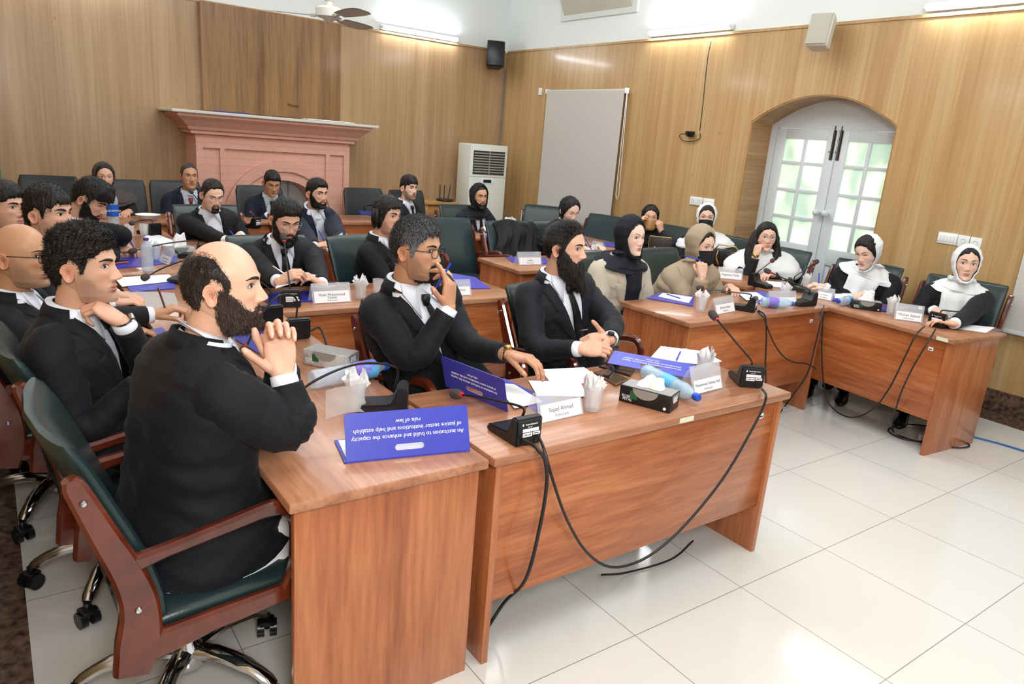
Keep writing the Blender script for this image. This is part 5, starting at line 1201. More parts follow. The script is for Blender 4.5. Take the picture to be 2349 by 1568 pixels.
person('bald man in black half rim glasses with grey stubble at the left edge', 48, 588, y=3.2, dl=58, pit=0, seat=(.08, 3.34), tor=-8, near=2,
       K=dict(skin='tan', hair='', stub=.5, stubc='6b5a50', brow=.9, strands=0, hl=.12, eye=.9, gaze=(.4, 0), wide=1.05, browc='3a2c26'),
       glasses='black', tie=0, w=1.12, d=1.05,
       arms={'L': dict(w=(348, 722), z=.84, e=(230, 770, .1), hd=(1, .35, .0), hn=(-.3, 1, .3), curl=(.7, .9, .5), th=(.5, .4, .2)), 'R': None})
held_pen((373, 690), (-.25, .95, .2), (.90,), mat('brown_pen', '6b4a36', .3), .12, 'brown pen with silver end in the hand over the nearest papers')
person('young man with moustache glancing back, behind the bald man in glasses', 112, 492, y=3.85, dl=52, pit=0, seat=(.12, 3.92), tor=-15, near=1,
       K=dict(skin='mid', hair='short', hairc='120e0d', vol=.018, stub=.35, mous=1.2, brow=1.5, slen=.02, hl=.058, flow=(.5, .5, 0), fringe=.6, gaze=(-.7, .1)), tie=0)
person('man with black wavy hair half cut by the left edge', 8, 476, y=4.5, dl=50, seat=(-.02, 4.6), tor=-12, near=1, K=dict(skin='mid', hair='short', hairc='0f0d0d', vol=.024, stub=.2, hl=.055, brow=1.4), tie=0)
person('man with hanging side fringe and beard bent over writing', 208, 458, y=4.95, dl=62, pit=-30, seat=(.30, 5.22), tor=-20, near=1,
       K=dict(skin='mid', hair='short', hairc='0d0b0c', vol=.022, quiff=.012, fringe=1.4, stub=.6, beard=.003, brow=1.4, slen=.03, hl=.055, flow=(.8, .5, -.5), eye=.25, gaze=(0, -.6), lift=.2),
       arms={'R': dict(w=(262, 572), z=.80, e=(170, 575, -.1), hd=(1, .05, .1), hn=(0, 1, .3), curl=(.6, .8, .4), th=(.5, .4, .2)),
             'L': dict(w=(278, 556), z=.83, e=(240, 520, .1), hd=(.6, -.5, .4), hn=(.3, 1, .2), curl=(.8, .9, .4), watch=(M_silver, .9, .3))})
held_pen((300, 555), (-.35, .9, .1), (.85,), None, .13, 'blue pen of the man with the hanging fringe')
# second row
person('bearded man in thin gold glasses and black three piece suit behind the microphone, writing', 655, 505, y=4.22, dl=22, pit=-20, seat=(1.47, 4.42), tor=-95, near=1,
       K=dict(skin='mid', hair='short', hairc='100c0b', vol=.018, beard=.013, blen=.012, brow=1.2, slen=.02, hl=.064, quiff=.006, flow=(.3, -.8, .1), eye=.35, gaze=(0, -.6), beardc='120d0c', wide=1.03), glasses='thin', w=1.1, apex=.52, vw=.056, tie_end=.5,
       arms={'R': dict(w=(638, 645), z=.85, e=(600, 640, -.02), hd=(.85, .45, .2), hn=(-.3, .7, .6), curl=(.6, .9, .5), th=(.4, .3, .3)),
             'L': dict(w=(738, 652), z=.82, e=(745, 640, .0), hd=(-.7, .45, .5), hn=(.3, .8, .3), curl=(.6, .7, .4), th=(.5, .3, .2))})
held_pen((652, 627), (-.85, .55, .0), (.89,), M_silver, .14, 'silver pen of the bearded man behind the microphone')
person('long haired man with moustache partly hidden behind the grey haired man', 888, 497, y=4.32, dl=50, pit=0, seat=(2.17, 4.42), tor=-52, near=1,
       K=dict(skin='mid', hair='long', hairc='14100f', vol=.022, stub=.45, mous=1.3, brow=1.4, slen=.03, hl=.062, fringe=.5, flow=(.3, -.5, -.8), seed=5, gaze=(.2, .2)), tie=0)
# third row
person('man in thin glasses with goatee, black jacket and open white collar, writing', 487, 448, y=6.0, dl=22, pit=-18, seat=(1.5, 6.18), tor=-88, near=1,
       K=dict(skin='fair', hair='short', hairc='1d1614', vol=.010, hl=.082, goatee=1, beard=.004, brow=.9, eye=.35, gaze=(0, -.5), stub=.2, slen=.015), glasses='thin', tie=0, apex=.1, open=.05, w=1.08, d=1.08,
       arms={'R': dict(w=(520, 552), z=.80, e=(470, 545, -.05), hd=(.9, .1, .2), hn=(0, .9, .4), curl=(.6, .8, .4)), 'L': None})
held_pen((540, 545), (-.6, .8, 0), (.84,), None, .13, 'blue pen of the man in thin glasses and open white collar')
person('man with thick beard in navy blazer and open white collar, writing', 727, 445, y=6.0, dl=38, pit=-2, seat=(2.35, 6.2), tor=-75, near=1,
       K=dict(skin='mid', hair='short', hairc='0f0c0c', vol=.016, quiff=.008, beard=.006, hl=.064, brow=1.5, gaze=(.6, 0), slen=.015, wide=1.03, flow=(.2, -.6, .5)), jm=M_navy, tie=0, apex=.1, open=.06, w=1.1, d=1.0, slv=1.15, ctilt=1.98,
       arms={'R': dict(w=(722, 566), z=.80, e=(700, 540, 0), hd=(.9, .25, .2), hn=(-.1, .8, .5), curl=(.7, .9, .4)), 'L': dict(w=(785, 575), z=.79, hand=0, e=(780, 540, 0))})
held_pen((741, 546), (-.5, .85, 0), (.85,), None, .13, 'blue pen of the man in navy blazer')
# back row
person('grey haired man in navy suit, pale shirt and red striped tie at the back wall', 434, 405, y=7.5, dl=14, seat=(1.62, 7.75), tor=-92, near=0,
       K=dict(skin='tan', hair='short', hairc='3a3634', vol=.007, hl=.085, mous=.7, stub=.25, brow=1.1), jm=M_navy, sm=M_shirtb, tiem=M_tier)
person('man in dark navy suit looking down before the fireplace arch', 624, 420, y=7.25, dl=14, pit=-22, seat=(2.35, 7.5), tor=-95, near=0,
       K=dict(skin='tan', hair='short', hairc='0d0b0b', vol=.015, hl=.062, brow=1.2, eye=.3, stub=.15, quiff=.004), jm=M_navy, sm=M_shirtb)
person('woman in taupe headscarf and black gown at the far left', 239, 407, y=7.5, dl=10, seat=(.92, 7.7), tor=-85, near=0, top='abaya', jm=M_black_g,
       K=dict(fem=1, skin='mid', hair='woman', hairc='17110f', vol=.010, hl=.072, lipc='a04a50', ears=0), scarf=dict(m=M_dupg, open=(72, 66, 66), drape=.86))
person('shaggy haired man in black suit sitting left of the wooden stool', 938, 432, y=6.85, dl=40, seat=(3.62, 7.0), tor=-62, near=0,
       K=dict(skin='fair', hair='short', hairc='110e0d', vol=.024, rough=.005, fringe=.7, hl=.055, stub=.75, mous=.8, brow=1.4), )
person('bearded man with long black shawl over his head and dark suit before the air conditioner', 1099, 452, y=6.3, dl=30, seat=(4.2, 6.5), tor=-88, near=0,
       K=dict(skin='tan', hair='short', hairc='0b0a0b', vol=.006, hl=.078, beard=.007, blen=.004, brow=1.3, ears=0, stub=.3), jm=M_navy, scarf=dict(m=M_dupb, open=(62, 60, 78), drape=.95, bul=0, th=.016, head=1))
person('woman in black shawl with dark hair looking down, writing', 1306, 484, y=5.15, dl=38, pit=-20, seat=(4.46, 5.32), tor=-75, near=1, top='abaya', jm=M_black_g,
       K=dict(fem=1, skin='pale', hair='woman', hairc='16100f', vol=.014, hl=.075, eye=.35, gaze=(0, -.5), lipc='b8706c', part=.0), scarf=dict(m=M_dupb, open=(95, 84, 80), drape=.72),
       arms={'R': dict(w=(1340, 568), z=.79, e=(1320, 560, 0), hd=(.9, -.2, .2), hn=(0, 1, .2), curl=(.7, .8, .4)), 'L': None})
held_pen((1350, 560), (-.55, .75, 0), (.83,), None, .12, 'blue pen of the woman in black shawl looking down')
person('woman in navy headscarf and beige wool coat', 1447, 545, y=3.40, dl=48, seat=(3.42, 3.52), tor=-90, near=2, top='coat', jm=M_coatb, sm=mat('black_blouse', '0f1218', .8),
       K=dict(fem=1, skin='pale', hair='woman', hairc='17110f', vol=.006, hl=.078, lipc='c07a76', ears=0, strands=0, jaw=.95, wide=1.04), w=1.04, d=1.08, ontable=0, tm=M_coatb, slv=1.12, scarf=dict(m=mat('navy_scarf', '11161f', .85, bump=(260, .2)), bul=0, off=.05, open=(58, 60, 64), drape=.93, tail=(.02, .062, .96, .12), puff=.022, th=.014))
person('woman in beige headscarf and black mask leaning her face on her fist', 1608, 565, y=3.36, dl=50, pit=-4, seat=(4.2, 3.55), tor=-92, near=1, top='abaya', jm=M_dupbe,
       K=dict(fem=1, skin='fair', hair='woman', hairc='120f10', vol=.006, hl=.070, ears=0, strands=0), mask=M_maskb, w=1.02, slv=1.15, scarf=dict(m=M_dupbe, open=(60, 60, 60), drape=.62, puff=.028, th=.016),
       arms={'R': dict(w=(1611, 633, -.16), e=(1620, 672, -.16), hd=(-.15, 1, 0), hn=(.2, .1, 1), curl=(1.3, 1.5, .8), th=(.6, .5, .4)), 'L': None})
held_pen((1590, 592), (-.97, .15, .1), -.17, None, .12, 'blue pen in the fist of the woman in beige headscarf')
# right column
person('woman in long wavy dark hair and clear glasses resting her cheek on her hand', 1757, 545, x=5.28, dl=16, pit=2, seat=(5.42, 3.75), tor=212, near=1, top='abaya', jm=M_black_g,
       K=dict(fem=1, skin='fair', hair='woman', locks=1, hairc='130f10', vol=.016, hl=.062, lipc='c08078', strands=0, ears=0, wide=1.06, part=-.01), glasses='thin', w=1.08, d=1.05, scarf=dict(m=M_dupw, head=0, drape=.66, off=.062),
       arms={'R': dict(w=(1733, 586, -.1), e=(1724, 645, -.14), hd=(.15, 1, -.1), hn=(-.6, .1, .8), curl=(1.2, 1.3, .7), th=(.6, .4, .3), watch=(M_gold, 0, 1)), 'L': None})
person('woman in white headscarf looking down and writing beside the door', 1990, 578, x=5.3, dl=-28, pit=-22, rol=4, seat=(5.42, 2.94), tor=205, near=1, w=1.08, top='suit', tie=0, jm=M_suit, sm=M_dupw,
       K=dict(fem=1, skin='pale', hair='woman', hairc='110d0d', vol=.016, hl=.066, lipc='bb7470', eye=.3, gaze=(0, -.6), ears=0, strands=0), scarf=dict(m=M_dupw, bul=0, open=(92, 78, 70), drape=.90, puff=.016, tail=(-.02, .09, .95, .1)),
       arms={'R': dict(w=(1892, 657), z=.80, e=(1930, 720, .0), hd=(-.95, .1, .2), hn=(0, 1, .3), curl=(.7, .9, .4)), 'L': None})
held_pen((1878, 646), (-.12, .98, 0), (.83,), None, .13, 'blue pen of the white scarfed woman who is writing')
person('rightmost woman in white headscarf and black jacket looking ahead', 2216, 606, x=5.42, dl=12, pit=2, seat=(5.50, 2.22), tor=200, near=1, top='suit', tie=0, jm=M_suit, sm=M_dupw,
       K=dict(fem=1, skin='fair', hair='woman', hairc='120e0e', vol=.008, hl=.066, lipc='b0706a', brow=.9, gaze=(.5, 0), ears=0, strands=0, part=0), scarf=dict(m=M_dupw, bul=0, open=(66, 58, 60), drape=.93, tail=(.0, .075, .95, .1)),
       arms={'L': dict(w=(2188, 742), z=.79, e=(2290, 800, .0), hd=(-.95, .1, .1), hn=(0, 1, .2), curl=(.5, .6, .3)), 'R': None})
person('woman in white shawl and black mask under the double wall socket', 1620, 500, x=5.42, dl=4, seat=(5.5, 4.45), tor=210, near=1, top='abaya', jm=M_black_g,
       K=dict(fem=1, skin='fair', hair='woman', hairc='191214', vol=.008, hl=.062, ears=0, strands=0), mask=M_maskb, scarf=dict(m=M_dupw, open=(74, 62, 60), drape=.76, puff=.018))
person('woman in black headscarf holding her tan mask with both hands', 1491, 500, x=5.42, dl=6, seat=(5.5, 5.2), tor=205, near=1, top='abaya', jm=M_black_g,
       K=dict(fem=1, skin='mid', hair='woman', hairc='17110f', vol=.010, hl=.066, ears=0, strands=0), mask=M_maskt, scarf=dict(m=M_dupb, open=(74, 66, 60), drape=.84),
       arms={'R': dict(w=(1466, 522, -.06), e=(1452, 560, -.1), hd=(.15, 1, .1), hn=(-.9, 0, .3), curl=(.6, .9, .5)), 'L': dict(w=(1517, 531, -.06), e=(1535, 560, -.1), hd=(-.35, .9, .1), hn=(.6, .1, .7), curl=(.8, 1.0, .5))})
# ---------------------------------------------------------------- things on the tables
ZT_ = .751
def at_table(u, v): return atz(u, v, ZT_)
def text_on(q, s, size, T, mi, **k): q.text(s, size, T, mi, **k)
def name_plate(pl, pr, lines, label, h=.095, back=.35, card=.052, sizes=None, gl='name plates on the tables', only=None):
    a, b_ = at_table(*pl), at_table(*pr); d = b_-a; L = d.length; mid = (a+b_)/2; rz = math.atan2(d.y, d.x)
    t = empty('name_plate', label, 'name plate', mid, rz, gl); T = TR(rx=R(90)-back)  # face looks at the viewer, leaning back
    q = MB(); q.box((0, h/2, 0), (L+.02, h, .003), T=T, bev=.001); q.box((0, .001+.02, .0), (L+.02, .003, .001), T=T)
    T2 = TR(rx=R(90)+back, loc=(0, .10, 0)); q.box((0, h*.42, 0), (L+.02, h*.84, .003), T=TR((0, h*math.sin(back)*2, 0), rx=R(90)+back), bev=.001); q.build('acrylic_holder', M_acryl, t)
    q = MB(); q.box((0, card/2+.003, .0026), (L, card, .001), T=T); cd = q.build('card', M_paper, t)
    q = MB(); n = len(lines); sizes = sizes or [card*.27]*n
    for i, s in enumerate(lines):
        if s == '#':   # print too small to read
            rr = random.Random(L)
            x = -L*.3
            while x < L*.28: w_ = rr.uniform(.003, .007); q.box((x, card*(.82-.68*(i+.5)/n*1.05)+.001, .0033), (w_*.8, card*.10, .0004), 1, T=T); x += w_+(.004 if rr.random() < .15 else 0)
            continue
        q.text(s, sizes[i] if i < len(sizes) else card*.27, T @ TR((0, card*(.82-.68*(i+.5)/n*1.05)+.001, .0033)), 0 if i < n-1 else 1, bold=0)
    q.build('lettering', [mat('print_grey', '5a5a60', .7), mat('print_light', '8c8c92', .7)], cd, False); return t
name_plate((1243, 971), (1334, 950), ['Sajjad Ahmad', 'Advocate'], 'clear name plate beside the left tumbler on the front table, largest lettering', .12, card=.058, sizes=[.021, .017])
name_plate((1594, 906), (1655, 890), ['Muhammad Salman Asif', 'Advocate'], 'clear name plate near the right end of the front table', .115, card=.052, sizes=[.0175, .015])
name_plate((722, 697), (803, 692), ['Malik Muhammad', 'Yaseen', 'Advocate'], 'clear name plate with three lines beside the microphone of the speaking man', .11, card=.062, sizes=[.021, .019, .015])
name_plate((1004, 681), (1079, 677), ['Muhammad Saqib Khan', 'Advocate'], 'clear name plate on the second row table just behind the raised pen hand', .10, card=.052, sizes=[.017, .015])
name_plate((1192, 608), (1241, 607), ['Laiba', 'Advocate'], 'clear name plate on the table before the empty middle chair', .105, card=.055, sizes=[.023, .017])
name_plate((1644, 722), (1685, 714), ['Bibi Naz Wazir', 'Advocate'], 'clear name plate left of the middle microphone before the beige headscarf', .105, card=.055, sizes=[.019, .015])
name_plate((1768, 701), (1826, 700), ['Uzma Khan', 'Advocate'], 'clear name plate behind the pale blue lying bottle', .10, card=.052, sizes=[.02, .015])
name_plate((1649, 638), (1700, 643), ['Nageeba Malik', ''], 'clear name plate before the black handbag and the woman resting her cheek', .095, card=.052, sizes=[.023])
name_plate((1874, 684), (1905, 690), ['#', '#'], 'clear name plate at the corner of the two right tables', .09, card=.05, sizes=[.014, .012])
name_plate((2054, 732), (2112, 740), ['Mishah Babad', 'Advocate'], 'clear name plate before the rightmost woman, beside her microphone', .11, card=.055, sizes=[.023, .017])
name_plate((1355, 571), (1376, 576), ['#', ''], 'clear name plate before the woman in black shawl looking down', .085, card=.045, sizes=[.02])
name_plate((1482, 598), (1507, 607), ['#', ''], 'clear name plate before the woman in tan mask', .09, card=.05, sizes=[.02])
name_plate((1165, 548), (1184, 549), ['#', ''], 'clear name plate on the table before the man in black head shawl', .085, card=.045, sizes=[.02])
name_plate((366, 600), (388, 609), ['#', '#'], 'clear name plate tilted on the left side table behind the purple capped bottle', .10, card=.05, sizes=[.016, .013])
# microphones
def microphone(foot, tip, head, hd, label, red=1, bend=.35, n=26, w=.10, labels=1, neck_off=0.0, hz=None):
    """foot/tip: middle of the block's front edge and of the far end of the base, head: foam tip with its room y"""
    a, b_ = at_table(*foot), at_table(*tip); d = b_-a; rz = math.atan2(d.y, d.x)-math.pi/2
    t = empty('microphone', label, 'microphone', a, rz, 'conference microphones on the tables')
    q = MB(); L = .165
    prof = [(0, 0), (L, 0), (L, .018), (L-.01, .026), (.062, .034), (.05, .042), (.038, .082), (.03, .092), (.012, .094), (0, .088)]
    bm = bmesh.new(); vs = [bm.verts.new((-w/2, y, z)) for y, z in prof]; f = bm.faces.new(vs); r = bmesh.ops.extrude_face_region(bm, geom=[f]); bmesh.ops.translate(bm, verts=[e for e in r['geom'] if isinstance(e, bmesh.types.BMVert)], vec=(w, 0, 0))
    bmesh.ops.bevel(bm, geom=bm.edges[:], offset=.005, segments=2, affect='EDGES', clamp_overlap=True); q.bm(bm); body = q.build('body', M_black, t)
    if labels:
        q = MB(); T = TR((0, -.0008, 0), rx=R(90)); q.box((.004, .052, 0), (.062, .011, .0008), T=T); q.box((-.008, .037, 0), (.036, .013, .0008), T=T); q.box((.027, .039, 0), (.028, .010, .0008), T=T)
        for k in range(6): q.box((-.022+k*.0052, .037, .0005), (.0022, .006, .0006), 1, T=T)
        q.box((.026, .039, .0005), (.018, .003, .0006), 1, T=T); q.build('asset_label', [M_paper, M_inkd], body)
        q = MB(); q.text('beyerdynamic', .0085, TR((.006, -.0012, .072), rx=R(90))); q.prism([(-.030, .068), (-.024, .068), (-.0255, .076), (-.0285, .076)], -.0012, -.0004, 'y'); q.text('MCS 20', .005, TR((.0, -.0012, .0625), rx=R(90))); q.build('lettering', M_paper, body, False)
    q = MB()
    for x in (-.028, .022): q.tube([(x, -.001, .014), (x, -.005, .014)], .005, 10)
    q.build('socket', M_blackm, body)
    if head:
        H = ony(head[0], head[1], hd) if hz is None else atz(head[0], head[1], hz); Ti = (TR(a, rz)).inverted(); h = Ti @ H; s0 = Vector((neck_off, .045, .075)); s1 = s0+Vector((0, .0, .03+.05*bend)); dh = (h-s1); pth = bez([s0, s1, s1+dh*.35+Vector((0, 0, bend*.06)), s1+dh*.7+Vector((0, 0, bend*.05)), h-dh.normalized()*.015], n)
        q = MB(); q.tube(pth, .0042, 8); nk = q.build('gooseneck', M_blackm, t); dn = (pth[-1]-pth[-3]).normalized()
        q = MB(); e = h; q.tube([e-dn*.012, e-dn*.008, e+dn*.01, e+dn*.026, e+dn*.036, e+dn*.04], [.008, .0155, .0185, .0175, .011, .003], 16); q.build('foam_windshield', M_foam, t)
        if red: q = MB(); q.tube([e-dn*.021, e-dn*.011], .0085, 14); q.build('indicator_ring', M_red, t)
    return t
mic1 = microphone((1212, 1021), (1118, 962), (1052, 904), 1.98, 'black microphone at the left corner of the front table', bend=.1)
mic2 = microphone((1722, 889), (1672, 838), (1640, 727), 1.98, 'black microphone at the right end of the front table, neck leaning left', bend=.0)
microphone((935, 940), (835, 936), (640, 930), 1.98, 'black microphone on the nearest table behind the folded folder', bend=.9, labels=0)
microphone((688, 778), (640, 745), (560, 800), 2.9, 'black microphone on the left tables behind the clasped hands', bend=1.4, labels=0)
microphone((628, 745), (580, 722), (470, 690), 3.4, 'black microphone behind the bald bearded man\'s face', bend=1.2, labels=0)
mic5 = microphone((668, 705), (648, 672), (651, 548), 3.86, 'black microphone in front of the bearded man who is speaking', bend=-.05)
microphone((445, 640), (400, 650), (336, 634), 4.0, 'black microphone lying low over the papers behind the curly haired man', bend=.2, labels=0)
microphone((470, 592), (430, 590), (309, 574), 4.9, 'black microphone with long level neck behind the purple capped bottle', bend=.2, labels=0, red=0)
microphone((360, 540), (330, 535), (304, 511), 5.6, 'black microphone on the far left tables beside the two empty tumblers', bend=.15, labels=0, red=0)
microphone((592, 524), (560, 520), (575, 487), 7.0, 'black microphone on the back table before the fireplace', bend=.2)
microphone((478, 512), (466, 505), (440, 441), 7.05, 'black microphone before the man in red striped tie', bend=.0, labels=0, red=0)
microphone((1732, 715), (1668, 704), (1611, 661), 2.95, 'black microphone in the middle of the table before the beige headscarf', bend=.0)
microphone((1860, 698), (1815, 700), (1764, 623), 3.0, 'black microphone at the right end of the middle right table', bend=.0)
microphone((1803, 664), (1835, 668), (1870, 602), 3.1, 'black microphone beside the tumbler at the corner of the right tables', bend=.0)
microphone((1722, 652), (1757, 660), (1771, 598), 3.45, 'black microphone before the woman resting her cheek', bend=.0)
microphone((2143, 750), (2180, 745), (2217, 716), 1.98, 'black microphone before the rightmost woman', bend=.0, red=0)
microphone((1518, 600), (1545, 600), None, 0, 'black microphone base before the woman in tan mask', bend=0)
microphone((1178, 528), (1172, 520), None, 0, 'black microphone base on the table right of the black head shawl', bend=0)
# tumblers with folded tissue
def tumbler(p, label, tissue=1, s=1.0, seed=0, h=None):
    P = at_table(*p) if h is None else h; t = empty('tumbler', label, 'glass', P, seed*.7, 'glass tumblers on the tables')
    q = MB(); q.lathe([(.027*s, .002), (.029*s, .0), (.031*s, .004), (.034*s, .05*s), (.038*s, .098*s), (.0365*s, .098*s), (.0325*s, .05*s), (.029*s, .014), (.001, .013)], 32, cap=False, sq=.03); q.lathe([(.0005, .0), (.028*s, .0)], 32, cap=False); q.build('tumbler_body', M_glass, t)
    return t
def tissue(p, label, seed=0, s=1.0, w=.033, h=.09, z0=.016):
    """tissue squares stuffed in a glass: pleated cone with drooping corners above the rim"""
    rnd = random.Random(seed); P = (at_table(*p) if not isinstance(p, Vector) else p); q = MB()
    for L_ in range(2):
        n = 28; m = 14; rings = []; ph = rnd.random()*6; sc = 1-.32*L_
        for i in range(m):
            u_ = i/(m-1); ring = []
            for k in range(n):
                a = 2*math.pi*k/n; pl = .16*math.sin(7*a+ph+u_*1.5)+.10*math.sin(11*a+2*ph); cor = abs(math.sin(2*a+ph*.5))
                r = (.010+(w-.010)*min(1, u_*1.35))*(1+pl*u_)*sc+(.016*max(0, u_-.72)/.28)*cor*sc
                z = z0+u_*h+max(0, u_-.7)/.3*(.030*(1-cor)+.012*math.sin(3*a+ph)+.012*L_)
                ring.append((r*math.cos(a)*s, r*math.sin(a)*s*.92, z*s))
            rings.append(ring)
        q.loft(rings, cap=False); q.loft([[(x*.96, y*.96, z) for x, y, z in r] for r in rings][::-1], cap=False)
    ob = q.build('tissue', M_tissue); ob.location = P; ob.rotation_euler = (0, 0, rnd.random()*6); return tag(ob, label, 'tissue', 'folded tissues')
GLS = [((1357, 938), 'tumbler holding white tissue, left on the front table beside the two phones', 1.0), ((1612, 862), 'tumbler of tissue behind the front table\'s right name plate', .95), ((815, 935), 'tumbler of tissue on the nearest table behind the clear plastic sheet', 1.0),
       ((826, 684), 'tumbler of tissue on the second row table before the long haired man', .95), ((867, 672), 'empty tumbler at the sleeve of the long haired man', .85), ((1606, 713), 'tumbler of tissue beside the writing pad on the middle right table', .95), ((1798, 690), 'tumbler of tissue behind the pale blue lying bottle', .95),
       ((1848, 663), 'tumbler of tissue at the corner of the right tables', .9), ((2043, 721), 'tumbler of tissue on the rightmost table beside the black tissue box', .95), ((1500, 600), 'tumbler of tissue beside the tan masked woman\'s plate', .9), ((1153, 546), 'tumbler of tissue beside the small black tissue box in the far row', .9),
       ((1175, 522), 'tumbler of tissue in front of the roller blind wall', .85), ((298, 541), 'left empty tumbler under the far left microphone', .9), ((331, 540), 'right empty tumbler under the far left microphone', .9), ((357, 597), 'tumbler of tissue behind the purple capped bottle', .9), ((788, 572), 'tumbler of tissue before the man in navy blazer', .9), ((1468, 560), 'tumbler with tissue beside the beige coat woman\'s head', .85)]
for i, (p, lb, s_) in enumerate(GLS):
    tumbler(p, 'clear '+lb, s=s_, seed=i)
    if 'empty' not in lb: tissue(p, 'white tissue folded in the '+lb.replace('tumbler of tissue', 'tumbler').replace('tumbler holding white tissue,', 'tumbler').replace('tumbler with tissue', 'tumbler'), seed=i+1, s=s_*.95)
# bottles
def bottle(label, loc, axis, cap, labm, pet=M_pet, s=1.0, L=.27, r=.034, lab=(.5, .74), nm='water_bottle', ridg=1):
    t = empty(nm, label, 'bottle', loc, 0, 'plastic water bottles'); ax = Vector(axis).normalized(); T = frame((0, 0, 0), ax.orthogonal(), ax.cross(ax.orthogonal()).normalized()) ; T = ax.to_track_quat('Z', 'X').to_matrix().to_4x4()
    q = MB(); pr = [(.001, .006), (.6*r, 0), (.88*r, .004), (r, .018)]; n = 14
    for i in range(n): 
        u_ = .09+.58*i/(n-1); pr.append((r*(1-(.035*(1-math.cos(i*2.2)) if ridg else 0)), u_*L))
    pr += [(r, .72*L), (.93*r, .77*L), (.72*r, .83*L), (.5*r, .88*L), (.36*r, .915*L), (.36*r, .95*L)]; q.lathe(pr, 24, T=T); q.build('bottle_body', pet, t)
    q = MB(); q.lathe([(r*1.012, lab[0]*L), (r*1.015, (lab[0]+lab[1])/2*L), (r*1.012, lab[1]*L)], 28, T=T, cap=False); q.build('bottle_label', labm, t)
    q = MB(); q.lathe([(.44*r, .925*L), (.46*r, .93*L), (.46*r, .99*L), (.40*r, L)], 18, T=T); q.build('bottle_cap', cap, t); return t
a, b_ = at_table(712, 893), at_table(890, 858); d = (b_-a); d.z = 0; L = .245
bottle('clear crumpled water bottle with blue label lying on the nearest table', a+Vector((0, 0, .036)), d, M_cap, M_lab, s=1, L=d.length*1.0, r=.036, lab=(.52, .80))
a, b_ = at_table(1478, 868), at_table(1600, 932); d = b_-a; d.z = 0
bottle('clear water bottle with blue cap lying behind the black tissue box on the front table', a+Vector((0, 0, .034)), d, M_cap, M_lab, pet=M_water, L=d.length, r=.033, lab=(.38, .60))
a, b_ = at_table(1744, 703), at_table(1802, 707); d = b_-a; d.z = 0
bottle('pale blue water bottle lying on the middle right table', a+Vector((0, 0, .034)), d, M_cap, M_lab, pet=M_water, L=max(d.length, .22), r=.033, lab=(.2, .5))
a, b_ = at_table(1957, 698), at_table(1928, 701); d = b_-a; d.z = 0
bottle('clear water bottle lying left of the tissue box on the rightmost table', a+Vector((0, 0, .033)), d, M_cap, M_lab, L=max(d.length, .2), r=.032, lab=(.3, .5))
bottle('small clear bottle standing with purple cap on the left tables', at_table(339, 622), (0, 0, 1), mat('purple_cap', '4b2a86', .35), mat('thin_label', 'c9cfe0', .5, alpha=.6), L=.20, r=.033, lab=(.28, .42), ridg=0)
bt = bottle('large clear water bottle standing with blue label and blue cap at the back left', at_table(261, 524), (0, 0, 1), M_cap, M_labd, L=.31, r=.043, lab=(.32, .62), ridg=0)
q = MB(); q.text('AQUAFINA', .022, TR((-.0, -.0455, .145), rx=R(90), rz=0)); q.build('label_lettering', M_paper, bt, False)
a = at_table(1117, 551); bottle('clear bottle with blue cap lying on the far row table by the empty chair', a+Vector((-.03, .05, .033)), (.5, -.8, 0), M_cap, M_lab, pet=M_water, L=.2, r=.032, lab=(.3, .6))
# tissue boxes
def tissue_box(p, rz, label, s=1.0, full=1, m=None, seed=3):
    P = at_table(*p) if not isinstance(p, Vector) else p; t = empty('tissue_box', label, 'tissue box', P, rz, 'tissue boxes on the tables'); w, d, h = .205*s, .10*s, .065*s
    q = MB(); q.box((0, 0, h/2), (w, d, h), 0, bev=.0015)
    q.build('carton', m or M_black, t)
    q = MB(); q.box((0, 0, h+.0006), (w*.96, d*.9, .001)); q.prism([(w*.25*math.cos(i/12*math.pi)*1.0, h-.002-.036*s*math.sin(i/12*math.pi)) for i in range(13)], -d/2-.0012, -d/2-.0002, 'y', T=Matrix()); q.prism([(d*.36*math.cos(i/12*math.pi), h-.002-.034*s*math.sin(i/12*math.pi)) for i in range(13)], w/2+.0002, w/2+.0012, 'x'); q.build('silver_panel', mat('silver_print', '9a9a98', .35, .2), t)
    q = MB(); q.box((-.045*s, -d/2-.0006, h*.55), (.03*s, .001, h*.5), 0); q.build('green_leaf_print', mat('dark_green_print', '1c5a3a', .5), t)
    q = MB(); q.text('ROSE', .016*s, TR((w/2+.0016, .0, h*.74), rz=R(90), rx=R(90))); q.text('PETAL', .016*s, TR((w/2+.0016, .0, h*.56), rz=R(90), rx=R(90)))
    q.text('ROSE', .014*s, TR((-.075*s, -d/2-.0016, h*.40), rx=R(90))); q.text('PETAL', .014*s, TR((-.068*s, -d/2-.0016, h*.22), rx=R(90)))
    q.lathe([(.006*s, 0), (.006*s, .0008)], 16, T=TR((w*.40, -d/2-.0004, h*.2), rx=R(90))); q.build('lettering', M_paper, t, False)
    if full:
        rnd = random.Random(seed); q = MB(); n = 16; rings = []
        for i in range(9):
            u_ = i/8; ring = []
            for k in range(n):
                a = 2*math.pi*k/n; rr = (.045-.018*u_)*s*(1+.25*math.sin(3*a+seed)+.15*math.sin(5*a+u_*4)); ring.append((rr*math.cos(a)*1.15+.012*u_, rr*math.sin(a)*.6, h+.002+.055*s*u_*full+.012*u_*math.sin(2*a+seed)))
            rings.append(ring)
        q.loft(rings); tag(q.build('tissue', M_tissue, t))
    return t
e0, e1 = at_table(1433, 938), at_table(1507, 958); rzb = math.atan2((e1-e0).y, (e1-e0).x)
tissue_box(at_table(1487, 925), rzb, 'black tissue box with white tissue on the front table, nearest of the tissue boxes', .98, .7)
